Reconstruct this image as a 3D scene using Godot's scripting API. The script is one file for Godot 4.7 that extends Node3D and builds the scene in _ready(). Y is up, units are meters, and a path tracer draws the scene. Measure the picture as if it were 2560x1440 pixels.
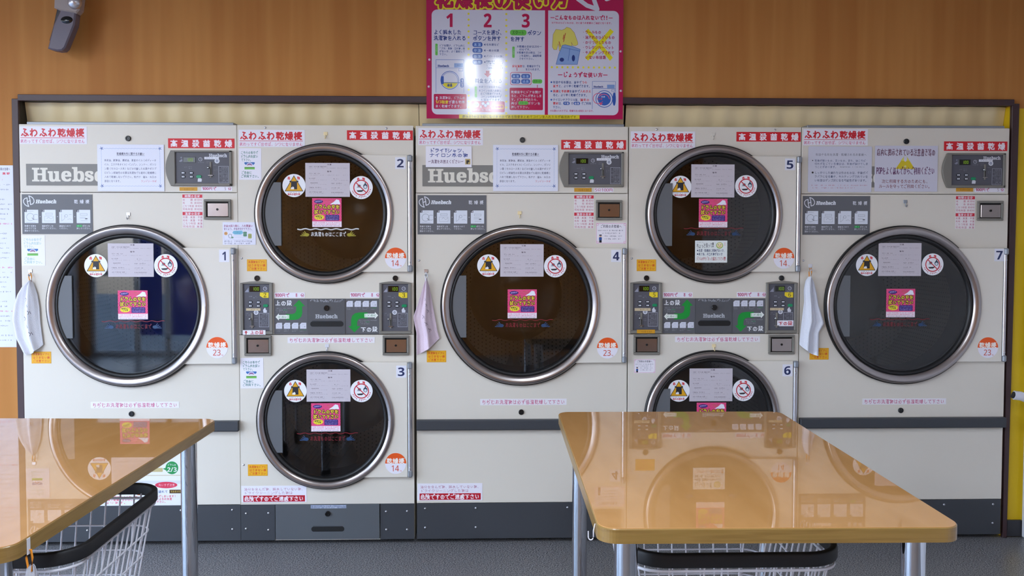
extends Node3D
# A coin laundry: five cream dryers (two of them stacked pairs) set into a panelled wall, two varnished folding tables and two wire carts in front. Metres; the dryers' fronts lie in z = 0, the floor in y = 0.
func _ready() -> void:
	view()
	materials()
	ceiling_lamp(Vector3(2.1, 2.74, 2.7), "twin tube lamp on the ceiling in line with the pink board, the nearer one", 0.6)
	ceiling_lamp(Vector3(2.1, 2.74, 4.5), "twin tube lamp on the ceiling in line with the pink board, the farther one", 0.9)
	ceiling_lamp(Vector3(-0.9, 2.74, 2.5), "twin tube lamp on the ceiling by the left windows, nearer the dryers", 1.3)
	ceiling_lamp(Vector3(-0.9, 2.74, 5.0), "twin tube lamp on the ceiling by the left windows, nearer the shop door", 1.3)
	room()
	things()
# ---------------------------------------------------------------- materials
var M := {}
func noise_tex(size: int, freq: float, kind: int, ramp: Array, octaves := 3, sd := 1) -> NoiseTexture2D:
	var n := FastNoiseLite.new()
	n.seed = sd; n.noise_type = kind; n.frequency = freq; n.fractal_octaves = octaves
	var t := NoiseTexture2D.new()
	t.width = size; t.height = size; t.seamless = true; t.noise = n
	var g := Gradient.new()
	g.offsets = PackedFloat32Array(ramp.map(func(r): return r[0])); g.colors = PackedColorArray(ramp.map(func(r): return r[1]))
	t.color_ramp = g
	return t
func world_mapped(m: StandardMaterial3D, tex: Texture2D, scale: Vector3) -> StandardMaterial3D:
	m.albedo_texture = tex; m.uv1_triplanar = true; m.uv1_world_triplanar = true; m.uv1_scale = scale; m.uv1_triplanar_sharpness = 8.0
	return m
func materials() -> void:
	M.cream = mat(Color(0.872, 0.845, 0.795), 0.38)
	M.cream_door = mat(Color(0.885, 0.860, 0.815), 0.35)
	M.kick = mat(Color(0.235, 0.245, 0.265), 0.5)
	M.kick_light = mat(Color(0.345, 0.36, 0.375), 0.45)
	M.dark = mat(Color(0.05, 0.05, 0.055), 0.6)
	M.rubber = mat(Color(0.055, 0.055, 0.06), 0.45)
	M.bezel = mat(Color(0.49, 0.475, 0.445), 0.45)
	M.plate = mat(PLATE, 0.45)
	M.handle = mat(Color(0.40, 0.41, 0.425), 0.42)
	M.steel = mat(Color(0.66, 0.63, 0.62), 0.28, 0.95)
	M.chrome = mat(Color(0.78, 0.79, 0.81), 0.04, 1.0)
	M.satin = mat(Color(0.80, 0.80, 0.82), 0.3, 0.9)
	M.galv = mat(Color(0.58, 0.60, 0.63), 0.42, 0.4)
	M.lock_steel = mat(Color(0.62, 0.58, 0.56), 0.22, 1.0)
	M.black = mat(Color(0.07, 0.07, 0.075), 0.3)
	M.green = mat(Color(0.03, 0.55, 0.36), 0.3)
	M.key = mat(Color(0.16, 0.18, 0.22), 0.4)
	M.print_white = mat(Color(0.88, 0.89, 0.92), 0.4)
	M.lcd = mat(Color(0.07, 0.08, 0.06), 0.15)
	M.led = mat(Color(0.45, 0.6, 0.1), 0.4)
	M.led.emission_enabled = true; M.led.emission = Color(0.55, 0.72, 0.10); M.led.emission_energy_multiplier = 0.35
	M.tag_yellow = mat(Color(0.93, 0.83, 0.16), 0.5)
	M.throat = mat(Color(0.20, 0.20, 0.21), 0.4, 0.3)
	M.glass = mat(Color(0.012, 0.010, 0.010, 0.33), 0.02)
	M.glass.transparency = BaseMaterial3D.TRANSPARENCY_ALPHA
	M.pane = mat(Color(0.9, 0.95, 1.0, 0.03), 0.02)
	M.pane.transparency = BaseMaterial3D.TRANSPARENCY_ALPHA
	var holes := Image.create_empty(256, 256, false, Image.FORMAT_RGBA8)
	holes.fill(Color(0.60, 0.58, 0.56))
	for i in 4:
		for j in 4:
			for y in range(-11, 12):
				var w := int(sqrt(121.0 - y * y + 10))
				holes.fill_rect(Rect2i(i * 64 + 32 - w, j * 64 + 16 + (32 if i % 2 else 0) + y, w * 2, 1), Color(0.02, 0.02, 0.02))
	M.drum = mat(Color.WHITE, 0.36, 0.55)
	M.drum.albedo_texture = ImageTexture.create_from_image(holes)
	M.drum_plain = mat(Color(0.60, 0.57, 0.54), 0.3, 0.75)
	var w0 := Color(0.72, 0.49, 0.265); var w1 := Color(0.775, 0.55, 0.31)
	M.wood = world_mapped(mat(Color(0.99, 0.97, 0.95), 0.34), noise_tex(512, 0.010, FastNoiseLite.TYPE_SIMPLEX_SMOOTH, [[0.25, w0], [0.45, w0.lerp(w1, 0.6)], [0.6, w1], [0.8, w0.lerp(w1, 0.35)]], 4, 3), Vector3(0.9, 0.045, 0.9))
	M.wood.metallic_specular = 0.25; M.wood.roughness = 0.5
	M.top = world_mapped(mat(Color.WHITE, 0.012), noise_tex(512, 0.012, FastNoiseLite.TYPE_SIMPLEX_SMOOTH, [[0.2, Color(0.745, 0.545, 0.325)], [0.5, Color(0.775, 0.575, 0.355)], [0.8, Color(0.755, 0.555, 0.335)]], 4, 7), Vector3(0.9, 0.5, 0.25))
	M.top.metallic_specular = 0.5
	M.edge = world_mapped(mat(Color.WHITE, 0.28), noise_tex(512, 0.012, FastNoiseLite.TYPE_SIMPLEX_SMOOTH, [[0.2, Color(0.53, 0.41, 0.21)], [0.5, Color(0.59, 0.465, 0.25)], [0.8, Color(0.56, 0.44, 0.225)]], 4, 9), Vector3(0.5, 9.0, 0.5))
	M.floor = world_mapped(mat(Color.WHITE, 0.32), noise_tex(1024, 0.11, FastNoiseLite.TYPE_SIMPLEX, [[0.20, Color(0.17, 0.17, 0.19)], [0.36, Color(0.43, 0.43, 0.44)], [0.62, Color(0.51, 0.505, 0.51)], [0.80, Color(0.66, 0.65, 0.64)]], 3, 5), Vector3(1.0, 1.0, 1.0))
	M.trim = mat(Color(0.255, 0.170, 0.180), 0.45)
	M.reveal = mat(Color(0.10, 0.075, 0.075), 0.5)
	M.yellow = mat(Color(0.90, 0.755, 0.03), 0.5)
	M.white_wall = mat(Color(0.84, 0.84, 0.86), 0.6)
	M.ceiling = mat(Color(0.80, 0.79, 0.77), 0.7)
	M.filler_cream = mat(Color(0.94, 0.86, 0.67), 0.3)
	M.base = mat(Color(0.19, 0.19, 0.205), 0.5)
	M.wire = mat(Color(0.86, 0.86, 0.89), 0.3)
	M.bumper = mat(Color(0.085, 0.085, 0.095), 0.6)
	M.towel = printing("towel_marks").duplicate()
	M.towel.albedo_color = Color(0.90, 0.90, 0.93); M.towel.roughness = 0.95
	M.terry = mat(Color(0.90, 0.91, 0.95), 0.95)
	M.towel_pink = M.towel.duplicate(); M.towel_pink.albedo_color = Color(0.88, 0.80, 0.85)
	for t in [M.terry, M.towel, M.towel_pink]:
		t.heightmap_enabled = true; t.heightmap_scale = 0.12
		t.heightmap_texture = noise_tex(256, 0.2, FastNoiseLite.TYPE_SIMPLEX, [[0.0, Color.BLACK], [1.0, Color.WHITE]], 2, 4)
	M.loop = mat(Color(0.90, 0.56, 0.12), 0.8)
	M.grey_plastic = mat(Color(0.40, 0.37, 0.42), 0.42)
	M.grey_dark = mat(Color(0.20, 0.185, 0.20), 0.45)
	M.grey_light = mat(Color(0.62, 0.57, 0.55), 0.4)
	M.lens = mat(Color(0.02, 0.03, 0.05), 0.08)
	M.alu = mat(Color(0.70, 0.71, 0.73), 0.35, 0.6)
	M.blue = mat(Color(0.10, 0.22, 0.62), 0.35)
	M.asphalt = mat(Color(0.45, 0.45, 0.46), 0.9)
	M.tube = mat(Color(0.95, 0.96, 1.0), 0.4)
	M.tube.emission_enabled = true; M.tube.emission = Color(1.0, 0.98, 0.95); M.tube.emission_energy_multiplier = 6.0
# ---------------------------------------------------------------- camera, sky, lamps
func view() -> void:
	var cam := Camera3D.new()
	cam.name = "camera"
	add_child(cam)
	cam.position = Vector3(2.10236, 1.44241, 4.14669)
	cam.rotation = Vector3(-0.03874, -0.02769, 0.00095)
	var f := 2250.0; var near := 0.05
	cam.set_frustum(1440.0 / f * near, Vector2((1280.0 - 1272.778) / f, -(720.0 - 671.406) / f) * near, near, 60.0)
	cam.current = true
	var we := WorldEnvironment.new()
	we.name = "environment"
	var env := Environment.new()
	env.background_mode = Environment.BG_SKY
	var sky := Sky.new()
	var ps := ProceduralSkyMaterial.new()
	ps.sky_top_color = Color(0.62, 0.78, 0.98); ps.sky_horizon_color = Color(0.93, 0.96, 1.0); ps.ground_horizon_color = Color(0.80, 0.80, 0.80); ps.ground_bottom_color = Color(0.5, 0.5, 0.5)
	ps.sky_energy_multiplier = 1.0
	sky.sky_material = ps
	env.sky = sky
	env.background_energy_multiplier = 11.7
	env.ambient_light_source = Environment.AMBIENT_SOURCE_SKY
	env.tonemap_mode = Environment.TONE_MAPPER_LINEAR
	env.tonemap_exposure = 0.97
	env.sdfgi_enabled = true; env.ssao_enabled = true; env.ssil_enabled = true
	we.environment = env
	add_child(we)
func ceiling_lamp(at: Vector3, label: String, share: float) -> void:        # two bare tubes under a white tray; the light hangs just below each
	var t := thing("ceiling_lamp", label, "lamp", at, "twin tube ceiling lamps")
	var st := begin(); bar(st, Vector3(-0.15, -0.05, -0.62), Vector3(0.15, 0.0, 0.62), 0.01); part(t, "tray", st, M.white_wall)
	for x in [-0.10, 0.10]:
		st = begin(); tube(st, [Vector3(x, -0.075, -0.59), Vector3(x, -0.075, 0.59)], 0.014, 12); part(t, "tube", st, M.tube)
		for z in [-0.6, 0.6]:
			st = begin(); bar(st, Vector3(x - 0.018, -0.10, z - 0.012), Vector3(x + 0.018, -0.048, z + 0.012), 0.003); part(t, "socket", st, M.white_wall)
		var l := AreaLight3D.new()
		l.area_size = Vector2(0.03, 1.18); l.light_color = Color(0.89, 0.94, 1.0); l.light_energy = LAMP_ENERGY * share; l.area_range = 12.0; l.area_attenuation = 2.0
		l.name = "lamp_light"; l.position = Vector3(x, -0.0905, 0); l.rotation.x = -PI / 2; l.shadow_enabled = true
		t.add_child(l, true)
const LAMP_ENERGY := 2.62
# ---------------------------------------------------------------- the room
func room() -> void:
	structure(block(Vector3(-2.75, -0.15, -1.3), Vector3(4.85, 0.0, 6.6)), "floor", M.floor)
	structure(block(Vector3(-2.75, 2.75, -1.3), Vector3(4.85, 2.9, 6.6)), "ceiling", M.ceiling)
	var st := block(Vector3(-2.75, 2.071, -0.15), Vector3(4.85, 2.75, -0.03))
	bar(st, Vector3(-2.75, 0.0, -0.15), Vector3(-0.008, 2.071, -0.03))
	bar(st, Vector3(4.5745, 2.031, -0.15), Vector3(4.85, 2.071, -0.03))
	bar(st, Vector3(-2.75, 0.0, -1.3), Vector3(4.85, 2.75, -1.2))
	var wb := structure(st, "wall_back", M.wood)
	part(wb, "yellow_panel", block(Vector3(4.5745, 0.0, -0.15), Vector3(4.85, 2.031, -0.031)), M.yellow, "yellow painted panel")
	structure(block(Vector3(4.588, 0.004, -0.031), Vector3(4.662, 0.082, -0.016), 0.002), "baseboard_back", M.base)
	structure(block(Vector3(-0.008, 2.0415, -0.031), Vector3(4.575, 2.0705, -0.010), 0.002), "trim_1", M.trim)
	structure(block(Vector3(-0.036, 0.0, -0.031), Vector3(-0.006, 2.051, -0.012), 0.002), "trim_2", M.trim)
	st = begin()
	prism(st, PackedVector2Array([Vector2(4.566, 0.0), Vector2(4.586, 0.0), Vector2(4.6005, 2.051), Vector2(4.5725, 2.051), Vector2(4.566, 2.04)]), -0.031, -0.012, 0.002)
	structure(st, "trim_3", M.trim)
	# the recess over the dryers: dark and yellow returns, three filler panels
	var rec := structure(block(Vector3(-0.02, 0.0, -1.2), Vector3(-0.006, 2.045, -0.031)), "wall_recess", M.reveal)
	part(rec, "yellow_return", block(Vector3(4.5735, 0.0, -1.2), Vector3(4.585, 2.041, -0.0315)), M.yellow, "yellow return of the recess")
	part(rec, "soffit", block(Vector3(-0.006, 2.045, -1.2), Vector3(4.574, 2.06, -0.031)), M.reveal)
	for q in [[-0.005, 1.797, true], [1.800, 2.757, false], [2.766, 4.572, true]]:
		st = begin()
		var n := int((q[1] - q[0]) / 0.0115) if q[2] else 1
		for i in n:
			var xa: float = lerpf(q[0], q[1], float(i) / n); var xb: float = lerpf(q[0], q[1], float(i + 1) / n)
			var za := -0.085 + (0.0035 * cos((xa - q[0]) * TAU / 0.1165) if q[2] else 0.0); var zb := -0.085 + (0.0035 * cos((xb - q[0]) * TAU / 0.1165) if q[2] else 0.0)  # shallow waves in the shape stand in for blurred reflected stripes
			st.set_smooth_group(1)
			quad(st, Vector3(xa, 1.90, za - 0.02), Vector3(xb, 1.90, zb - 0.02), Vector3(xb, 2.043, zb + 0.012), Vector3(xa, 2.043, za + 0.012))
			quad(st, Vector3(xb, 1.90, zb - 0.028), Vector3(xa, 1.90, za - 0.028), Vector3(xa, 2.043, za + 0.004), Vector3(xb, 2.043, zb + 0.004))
		part(rec, "filler_panel", st, M.filler_cream, "cream filler panel waved to imitate blurred reflections" if q[2] else "plain filler panel")
	# right wall with a white door leaf at the corner; its lever just shows
	structure(block(Vector3(4.668, 0.0, -0.03), Vector3(4.85, 2.75, 6.6)), "wall_right", M.white_wall)
	var leaf := structure(block(Vector3(4.656, 0.006, -0.012), Vector3(4.668, 2.02, 0.86), 0.003), "door_1", M.white_wall)
	st = begin(); tube(st, [Vector3(4.657, 0.675, 0.075), Vector3(4.619, 0.680, 0.075), Vector3(4.584, 0.694, 0.075), Vector3(4.552, 0.698, 0.075)], 0.017, 14, false, 0.021)
	var lv := part(leaf, "door_handle", st, M.wire, "white lever handle")
	st = begin(); tube(st, [Vector3(4.552, 0.698, 0.075), Vector3(4.546, 0.700, 0.075)], 0.012, 14, false, 0.016); part(lv, "end_cap", st, M.dark, "dark end cap")
	# left wall and front wall, their windows outside the picture
	st = block(Vector3(-2.75, 0.0, -0.15), Vector3(-2.6, 0.12, 6.6))
	bar(st, Vector3(-2.75, 2.45, -0.15), Vector3(-2.6, 2.75, 6.6)); bar(st, Vector3(-2.75, 0.12, -0.15), Vector3(-2.6, 2.45, 0.3)); bar(st, Vector3(-2.75, 0.12, 5.9), Vector3(-2.6, 2.45, 6.6)); bar(st, Vector3(-2.75, 0.12, 3.3), Vector3(-2.6, 2.45, 3.5))
	structure(st, "wall_left", M.white_wall)
	st = block(Vector3(-0.94, 0.0, 6.4), Vector3(4.85, 2.75, 6.6))
	bar(st, Vector3(-2.75, 2.5, 6.4), Vector3(-0.94, 2.75, 6.6)); bar(st, Vector3(-2.75, 0.0, 6.4), Vector3(-2.5, 2.5, 6.6))
	structure(st, "wall_front", M.wood)
	var k := 0
	for q in [[0.3, 3.3], [3.5, 5.9]]:
		k += 1
		st = begin()
		for z in [q[0], (q[0] + q[1]) / 2 - 0.02, q[1] - 0.04]: bar(st, Vector3(-2.70, 0.12, z), Vector3(-2.65, 2.45, z + 0.04))
		for y in [0.12, 2.41]: bar(st, Vector3(-2.70, y, q[0]), Vector3(-2.65, y + 0.04, q[1]))
		var w := structure(st, "window_%d" % k, M.alu)
		for s in 2: part(w, "pane", block(Vector3(-2.678, 0.16, lerpf(q[0], q[1], s * 0.5) + 0.03), Vector3(-2.672, 2.41, lerpf(q[0], q[1], s * 0.5 + 0.5) - 0.03)), M.pane)
	st = begin()
	for x in [-2.5, -1.98, -1.62, -1.0]: bar(st, Vector3(x, 0.0, 6.46), Vector3(x + 0.06, 2.5, 6.52))
	for y in [0.0, 0.95, 2.44]: bar(st, Vector3(-2.5, y, 6.47), Vector3(-0.94, y + 0.06, 6.51))
	var w3 := structure(st, "window_3", M.alu)
	part(w3, "pane", block(Vector3(-2.48, 0.03, 6.487), Vector3(-0.96, 2.47, 6.493)), M.pane)
	for x in [-1.90, -1.54]: part(w3, "banner", block(Vector3(x, 0.25, 6.44), Vector3(x + (0.26 if x < -1.7 else 0.46), 1.9, 6.446)), M.blue, "blue banner inside the glass")
	structure(block(Vector3(-14.0, -0.25, -4.0), Vector3(10.0, -0.16, 20.0)), "floor_outside", M.asphalt)
# ---------------------------------------------------------------- dryer pieces
func key_lock(t: Node, at: Vector2, z := 0.0) -> void:
	var st := begin()
	lathe(st, Vector3(at.x, at.y, z), [Vector2(0.0125, 0.0), Vector2(0.0125, 0.005), Vector2(0.0105, 0.007), Vector2(0.0075, 0.007), Vector2(0.0065, 0.0035), Vector2(0, 0.0035)], 24, false)
	part(t, "key_lock", st, M.black)
func screws(t: Node, list: Array, z := 0.0) -> void:
	var first: MeshInstance3D
	for p in list:
		if first == null:
			var st := begin()
			lathe(st, Vector3(), [Vector2(0.0052, 0.0), Vector2(0.0048, 0.0022), Vector2(0.003, 0.0034), Vector2(0, 0.0038)], 12)
			first = part(t, "screw", st, M.satin); first.position = Vector3(p.x, p.y, z)
		else: again(first, "screw", Vector3(p.x, p.y, z), t)
func hook(t: Node, at: Vector2, m: Material, z := 0.0, s := 1.0) -> void:
	var st := begin()
	bar(st, Vector3(at.x - 0.009 * s, at.y - 0.003 * s, z), Vector3(at.x + 0.009 * s, at.y + 0.013 * s, z + 0.003), 0.001)
	var arc := [Vector3(at.x, at.y, z + 0.003)]
	for i in 9: arc.append(Vector3(at.x, at.y - 0.010 * s, z + 0.012) + Vector3(0, -sin(i * PI / 8) * 0.008 * s, -cos(i * PI / 8) * 0.008))
	tube(st, arc, 0.0022 * s, 8)
	part(t, "towel_hook", st, m)
func cabinet(t: Node, w: float) -> void:
	var st := begin()
	for q in [[0.0015, 0.02, -0.88, 0.006, 1.930, -0.006], [w - 0.006, 0.02, -0.88, w - 0.0015, 1.930, -0.006], [0.0015, 1.925, -0.88, w - 0.0015, 1.933, -0.006], [0.0015, 0.02, -0.885, w - 0.0015, 1.93, -0.88], [0.0015, 0.02, -0.88, w - 0.0015, 0.024, -0.006]]: bar(st, Vector3(q[0], q[1], q[2]), Vector3(q[3], q[4], q[5]))
	part(t, "cabinet", st, M.cream)
	for x in [0.06, w - 0.06]:
		for z in [-0.09, -0.8]:
			st = begin(); st.append_from(cyl(0.02, 0.02), 0, Transform3D(Basis(), Vector3(x, 0.01, z))); part(t, "foot", st, M.dark)
func cyl(r: float, h: float) -> Mesh:
	var c := CylinderMesh.new()
	c.top_radius = r; c.bottom_radius = r; c.height = h; c.radial_segments = 20; c.rings = 1
	return c
func drum(t: Node, c: Vector2, hole: float, r: float) -> void:
	var st := begin()
	lathe(st, Vector3(c.x, c.y, 0), [Vector2(r + 0.01, -0.13), Vector2(hole + 0.012, -0.13), Vector2(hole + 0.012, -0.006), Vector2(hole - 0.004, -0.001), Vector2(hole - 0.006, -0.09), Vector2(hole - 0.006, -0.135)], 64, false)
	part(t, "door_opening", st, M.throat)
	st = begin()
	var n := 56
	st.set_smooth_group(1)
	for k in n:
		var a := Vector2.from_angle(k * TAU / n) * r; var b := Vector2.from_angle((k + 1) * TAU / n) * r
		var u0 := k * TAU * r / n / 0.085; var u1 := (k + 1) * TAU * r / n / 0.085
		for v in [[Vector3(c.x + a.x, c.y + a.y, -0.14), u0, 0.0], [Vector3(c.x + b.x, c.y + b.y, -0.14), u1, 0.0], [Vector3(c.x + b.x, c.y + b.y, -0.74), u1, 7.0], [Vector3(c.x + a.x, c.y + a.y, -0.14), u0, 0.0], [Vector3(c.x + b.x, c.y + b.y, -0.74), u1, 7.0], [Vector3(c.x + a.x, c.y + a.y, -0.74), u0, 7.0]]:
			st.set_uv(Vector2(v[1], v[2])); st.add_vertex(v[0])
	var d := part(t, "drum", st, M.drum, "perforated steel drum")
	st = begin()
	st.set_smooth_group(2)
	for k in n:
		var a := Vector2.from_angle(k * TAU / n); var b := Vector2.from_angle((k + 1) * TAU / n)
		for v in [a * 0.62, b, b * 0.62, a * 0.62, a, b]:
			var p: Vector2 = v * r
			st.set_uv(p / 0.085); st.add_vertex(Vector3(c.x + p.x, c.y + p.y, -0.742))
	part(d, "drum_back", st, M.drum)
	st = begin()
	lathe(st, Vector3(c.x, c.y, 0), [Vector2(r * 0.63, -0.745), Vector2(r * 0.63, -0.735), Vector2(r * 0.5, -0.705), Vector2(0.05, -0.69), Vector2(0, -0.685)], 48)
	part(d, "drum_hub", st, M.drum_plain)
	for k in 3:
		st = begin()
		var a := k * TAU / 3 + 0.5
		var e := Vector2.from_angle(a); var s := e.orthogonal()
		var q := PackedVector2Array([c + e * r * 0.995 + s * 0.05, c + e * (r - 0.085) + s * 0.015, c + e * (r - 0.085) - s * 0.015, c + e * r * 0.995 - s * 0.05])
		if Geometry2D.is_polygon_clockwise(q): q.reverse()
		prism(st, q, -0.738, -0.16)
		part(d, "lifter", st, M.drum_plain)
func door(t: Node, c: Vector2, rad: float, px: float, py: Vector2, hx: float, plate_x: float, plate_y: Vector2) -> MeshInstance3D:   # px: right edge of the cream flap, py: its bottom and top
	var st := begin()
	var flap := PackedVector2Array([Vector2(px, py.x), Vector2(px, py.y)])
	var fr := rad - 0.016
	var f0 := asin((py.y - c.y) / fr); var f1 := asin((py.x - c.y) / fr)
	for i in 33: flap.append(c + Vector2.from_angle(lerpf(f0, f1, i / 32.0)) * fr)
	prism(st, flap, 0.005, 0.021, 0.002)
	var d := part(t, "door", st, M.cream_door, "cream door flap with a round steel framed window")
	st = begin()
	lathe(st, Vector3(c.x, c.y, 0), [Vector2(rad, 0.0008), Vector2(rad, 0.014), Vector2(rad - 0.004, 0.019), Vector2(rad - 0.014, 0.019)], 96, false)
	part(d, "outer_seal", st, M.rubber, "black rubber seal")
	st = begin()
	var ri := rad * 0.885
	lathe(st, Vector3(c.x, c.y, 0), [Vector2(rad - 0.0065, 0.006), Vector2(rad - 0.0065, 0.022), Vector2(rad - 0.0085, 0.027), Vector2(rad - 0.013, 0.0305), Vector2(rad - 0.019, 0.0315), Vector2(rad - 0.026, 0.030), Vector2(rad - 0.034, 0.0265), Vector2(ri, 0.0215), Vector2(ri - 0.001, 0.014)], 120)
	part(d, "steel_ring", st, M.steel, "brushed steel window ring")
	st = begin()
	lathe(st, Vector3(c.x, c.y, 0), [Vector2(ri + 0.0005, 0.012), Vector2(ri - 0.004, 0.020), Vector2(ri - 0.012, 0.020), Vector2(ri - 0.018, 0.012), Vector2(ri - 0.020, 0.004)], 96)
	part(d, "inner_seal", st, M.rubber, "black rubber seal")
	st = begin()
	lathe(st, Vector3(c.x, c.y, 0), [Vector2(0, 0.0035), Vector2(ri - 0.014, 0.004), Vector2(ri - 0.014, 0.008), Vector2(0, 0.0085)], 64, false)
	part(d, "window_glass", st, M.glass, "dark window glass")
	st = begin()
	var r := ri - 0.003
	var q := PackedVector2Array()
	var a0 := asin(clampf((plate_y.y - c.y) / r, -1, 1)); var a1 := asin(clampf((plate_y.x - c.y) / r, -1, 1))
	q.append(Vector2(plate_x, plate_y.x)); q.append(Vector2(plate_x, plate_y.y))
	for i in 13: q.append(c + Vector2.from_angle(lerpf(PI - a0, PI - a1, i / 12.0)) * r)
	prism(st, q, 0.0095, 0.0165, 0.0015)
	part(d, "handle_plate", st, M.handle, "grey door pull plate")
	var hm := (px + hx) / 2
	st = begin()
	tube(st, [Vector3(hm - 0.001, py.x + 0.026, 0.017), Vector3(hm - 0.001, py.y - 0.03, 0.017)], (hx - px) * 0.40, 14)
	bar(st, Vector3(hx - 0.004, py.x + 0.026, 0.004), Vector3(hx, py.y - 0.026, 0.012))
	part(d, "hinge_bar", st, M.satin, "bright metal hinge bar")
	for y in [py.x, py.y - 0.031]:
		st = begin(); bar(st, Vector3(px + 0.001, y, 0.004), Vector3(hx, y + 0.031, 0.031), 0.005); part(d, "hinge_cap", st, M.galv)
	for y in [py.x + 0.045, py.y - 0.055]:
		st = begin(); lathe(st, Vector3(hm, y, 0.017 + (hx - px) * 0.38), [Vector2(0.0045, 0.0), Vector2(0.004, 0.0022), Vector2(0, 0.003)], 12); part(d, "hinge_screw", st, M.satin)
	return d
func coin_box(t: Node, r: Rect2, m: Material) -> void:
	var st := begin()
	var w := 0.0105
	var a := r.position; var b := r.end
	for q in [[a.x, a.y, b.x, a.y + w], [a.x, b.y - w, b.x, b.y], [a.x, a.y + w, a.x + w, b.y - w], [b.x - w, a.y + w, b.x, b.y - w]]: bar(st, Vector3(q[0], q[1], 0.0005), Vector3(q[2], q[3], 0.013), 0.002)
	var o := part(t, "coin_box", st, M.bezel, "framed coin box")
	part(o, "recess", plate(r.grow(-w * 0.9), 0.0006, 0.0022), M.dark)
	st = begin(); prism(st, rounded(Rect2(a + Vector2(0.0155, 0.0125), r.size - Vector2(0.027, 0.029)), 0.003, 3), 0.002, 0.0105, 0.002); part(o, "lock_plate", st, m, "metal lock plate")
	st = begin(); lathe(st, Vector3(r.get_center().x, r.get_center().y, 0.0105), [Vector2(0.0055, 0.0), Vector2(0.005, 0.003), Vector2(0.003, 0.003), Vector2(0.0028, 0.0005), Vector2(0, 0.0005)], 18, false); part(o, "lock_cylinder", st, M.black)
func digits(o: Node, at: Vector2, h: float, z: float, text: String) -> void:         # small lit seven-bar digits
	var st := begin()
	var w := h * 0.5; var b := h * 0.11
	for i in text.length():
		var x := at.x + i * w * 1.5
		var on = {"0": "abcdef", "1": "bc", "2": "abged", "3": "abgcd", "5": "afgcd"}.get(text[i], "abcdefg")
		for s in on:
			var q = {"a": [0, h - b, w, h], "d": [0, 0, w, b], "g": [0, h / 2 - b / 2, w, h / 2 + b / 2], "f": [0, h / 2, b, h], "e": [0, 0, b, h / 2], "b": [w - b, h / 2, w, h], "c": [w - b, 0, w, h / 2]}[s]
			bar(st, Vector3(x + q[0], at.y + q[1], z), Vector3(x + q[2], at.y + q[3], z + 0.0006))
	part(o, "display_digits", st, M.led, "lit green digits")
func controls(o: MeshInstance3D, face: Rect2, s: Dictionary, z: float, value: String) -> void:      # display, four keys, start key, coin lever; positions in units of the printed face (x right, y down)
	var u: float = face.size.x / s.w
	var at := func(x: float, y: float) -> Vector2: return Vector2(face.position.x + x * u, face.end.y - y * u)
	var d = at.call(s.display.x, s.display.y)
	part(o, "display", plate(Rect2(d.x, d.y - s.dh * u, s.dw * u, s.dh * u), z, z + 0.002, 0.0008), M.lcd, "dark display window")
	digits(o, d + Vector2(s.dw * 0.30 * u, -s.dh * 0.78 * u), s.dh * 0.55 * u, z + 0.002, value)
	var first: MeshInstance3D
	for k in 4:
		var p = at.call(s.keys[k % 2], s.keys[2 + k / 2])
		if first == null:
			var st := begin(); prism(st, rounded(Rect2(-5.5 * u, -3.6 * u, 11 * u, 7.2 * u), 3.5 * u, 5), z, z + 0.0025, 0.0008); first = part(o, "program_key", st, M.key, "dark oval program key"); first.position = Vector3(p.x, p.y, 0)
		else: again(first, "program_key", Vector3(p.x, p.y, 0), o)
		var st2 := begin()
		for m in 2: bar(st2, Vector3(p.x + (-3.2 + m * 3.6) * u, p.y - 1.5 * u, z + 0.0024), Vector3(p.x + (-0.4 + m * 3.6) * u, p.y + 1.6 * u, z + 0.0029))
		part(o, "key_print", st2, M.print_white)
	var g = at.call(s.start.x, s.start.y)
	var st3 := begin(); prism(st3, rounded(Rect2(g.x - 6.5 * u, g.y - 3.8 * u, 13 * u, 7.6 * u), 3.7 * u, 6), z, z + 0.003, 0.001); part(o, "start_key", st3, M.green, "green start key")
	var c = at.call(s.coin.x, s.coin.y)
	st3 = begin(); bar(st3, Vector3(c.x - 2.4 * u, c.y - 24 * u, z), Vector3(c.x + 2.4 * u, c.y + 15 * u, z + 0.004), 0.001); part(o, "coin_slide", st3, M.bezel, "coin slot housing")
	st3 = begin(); bar(st3, Vector3(c.x - 1.1 * u, c.y - 17 * u, z + 0.004), Vector3(c.x + 1.1 * u, c.y - 2 * u, z + 0.0046)); part(o, "coin_slot", st3, M.dark, "coin slot")
	st3 = begin(); bar(st3, Vector3(c.x - 6 * u, c.y - 19.5 * u, z), Vector3(c.x + 6 * u, c.y - 17.5 * u, z + 0.007), 0.0008); part(o, "coin_return", st3, M.steel)
	st3 = begin(); lathe(st3, Vector3(c.x - 4.5 * u, c.y + 0.5 * u, z), [Vector2(1.4 * u, 0.0), Vector2(1.6 * u, 0.004), Vector2(3.2 * u, 0.008), Vector2(3.2 * u, 0.011), Vector2(2.0 * u, 0.0145), Vector2(0, 0.0155)], 16); part(o, "coin_lever", st3, M.chrome, "chrome coin return knob")
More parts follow.
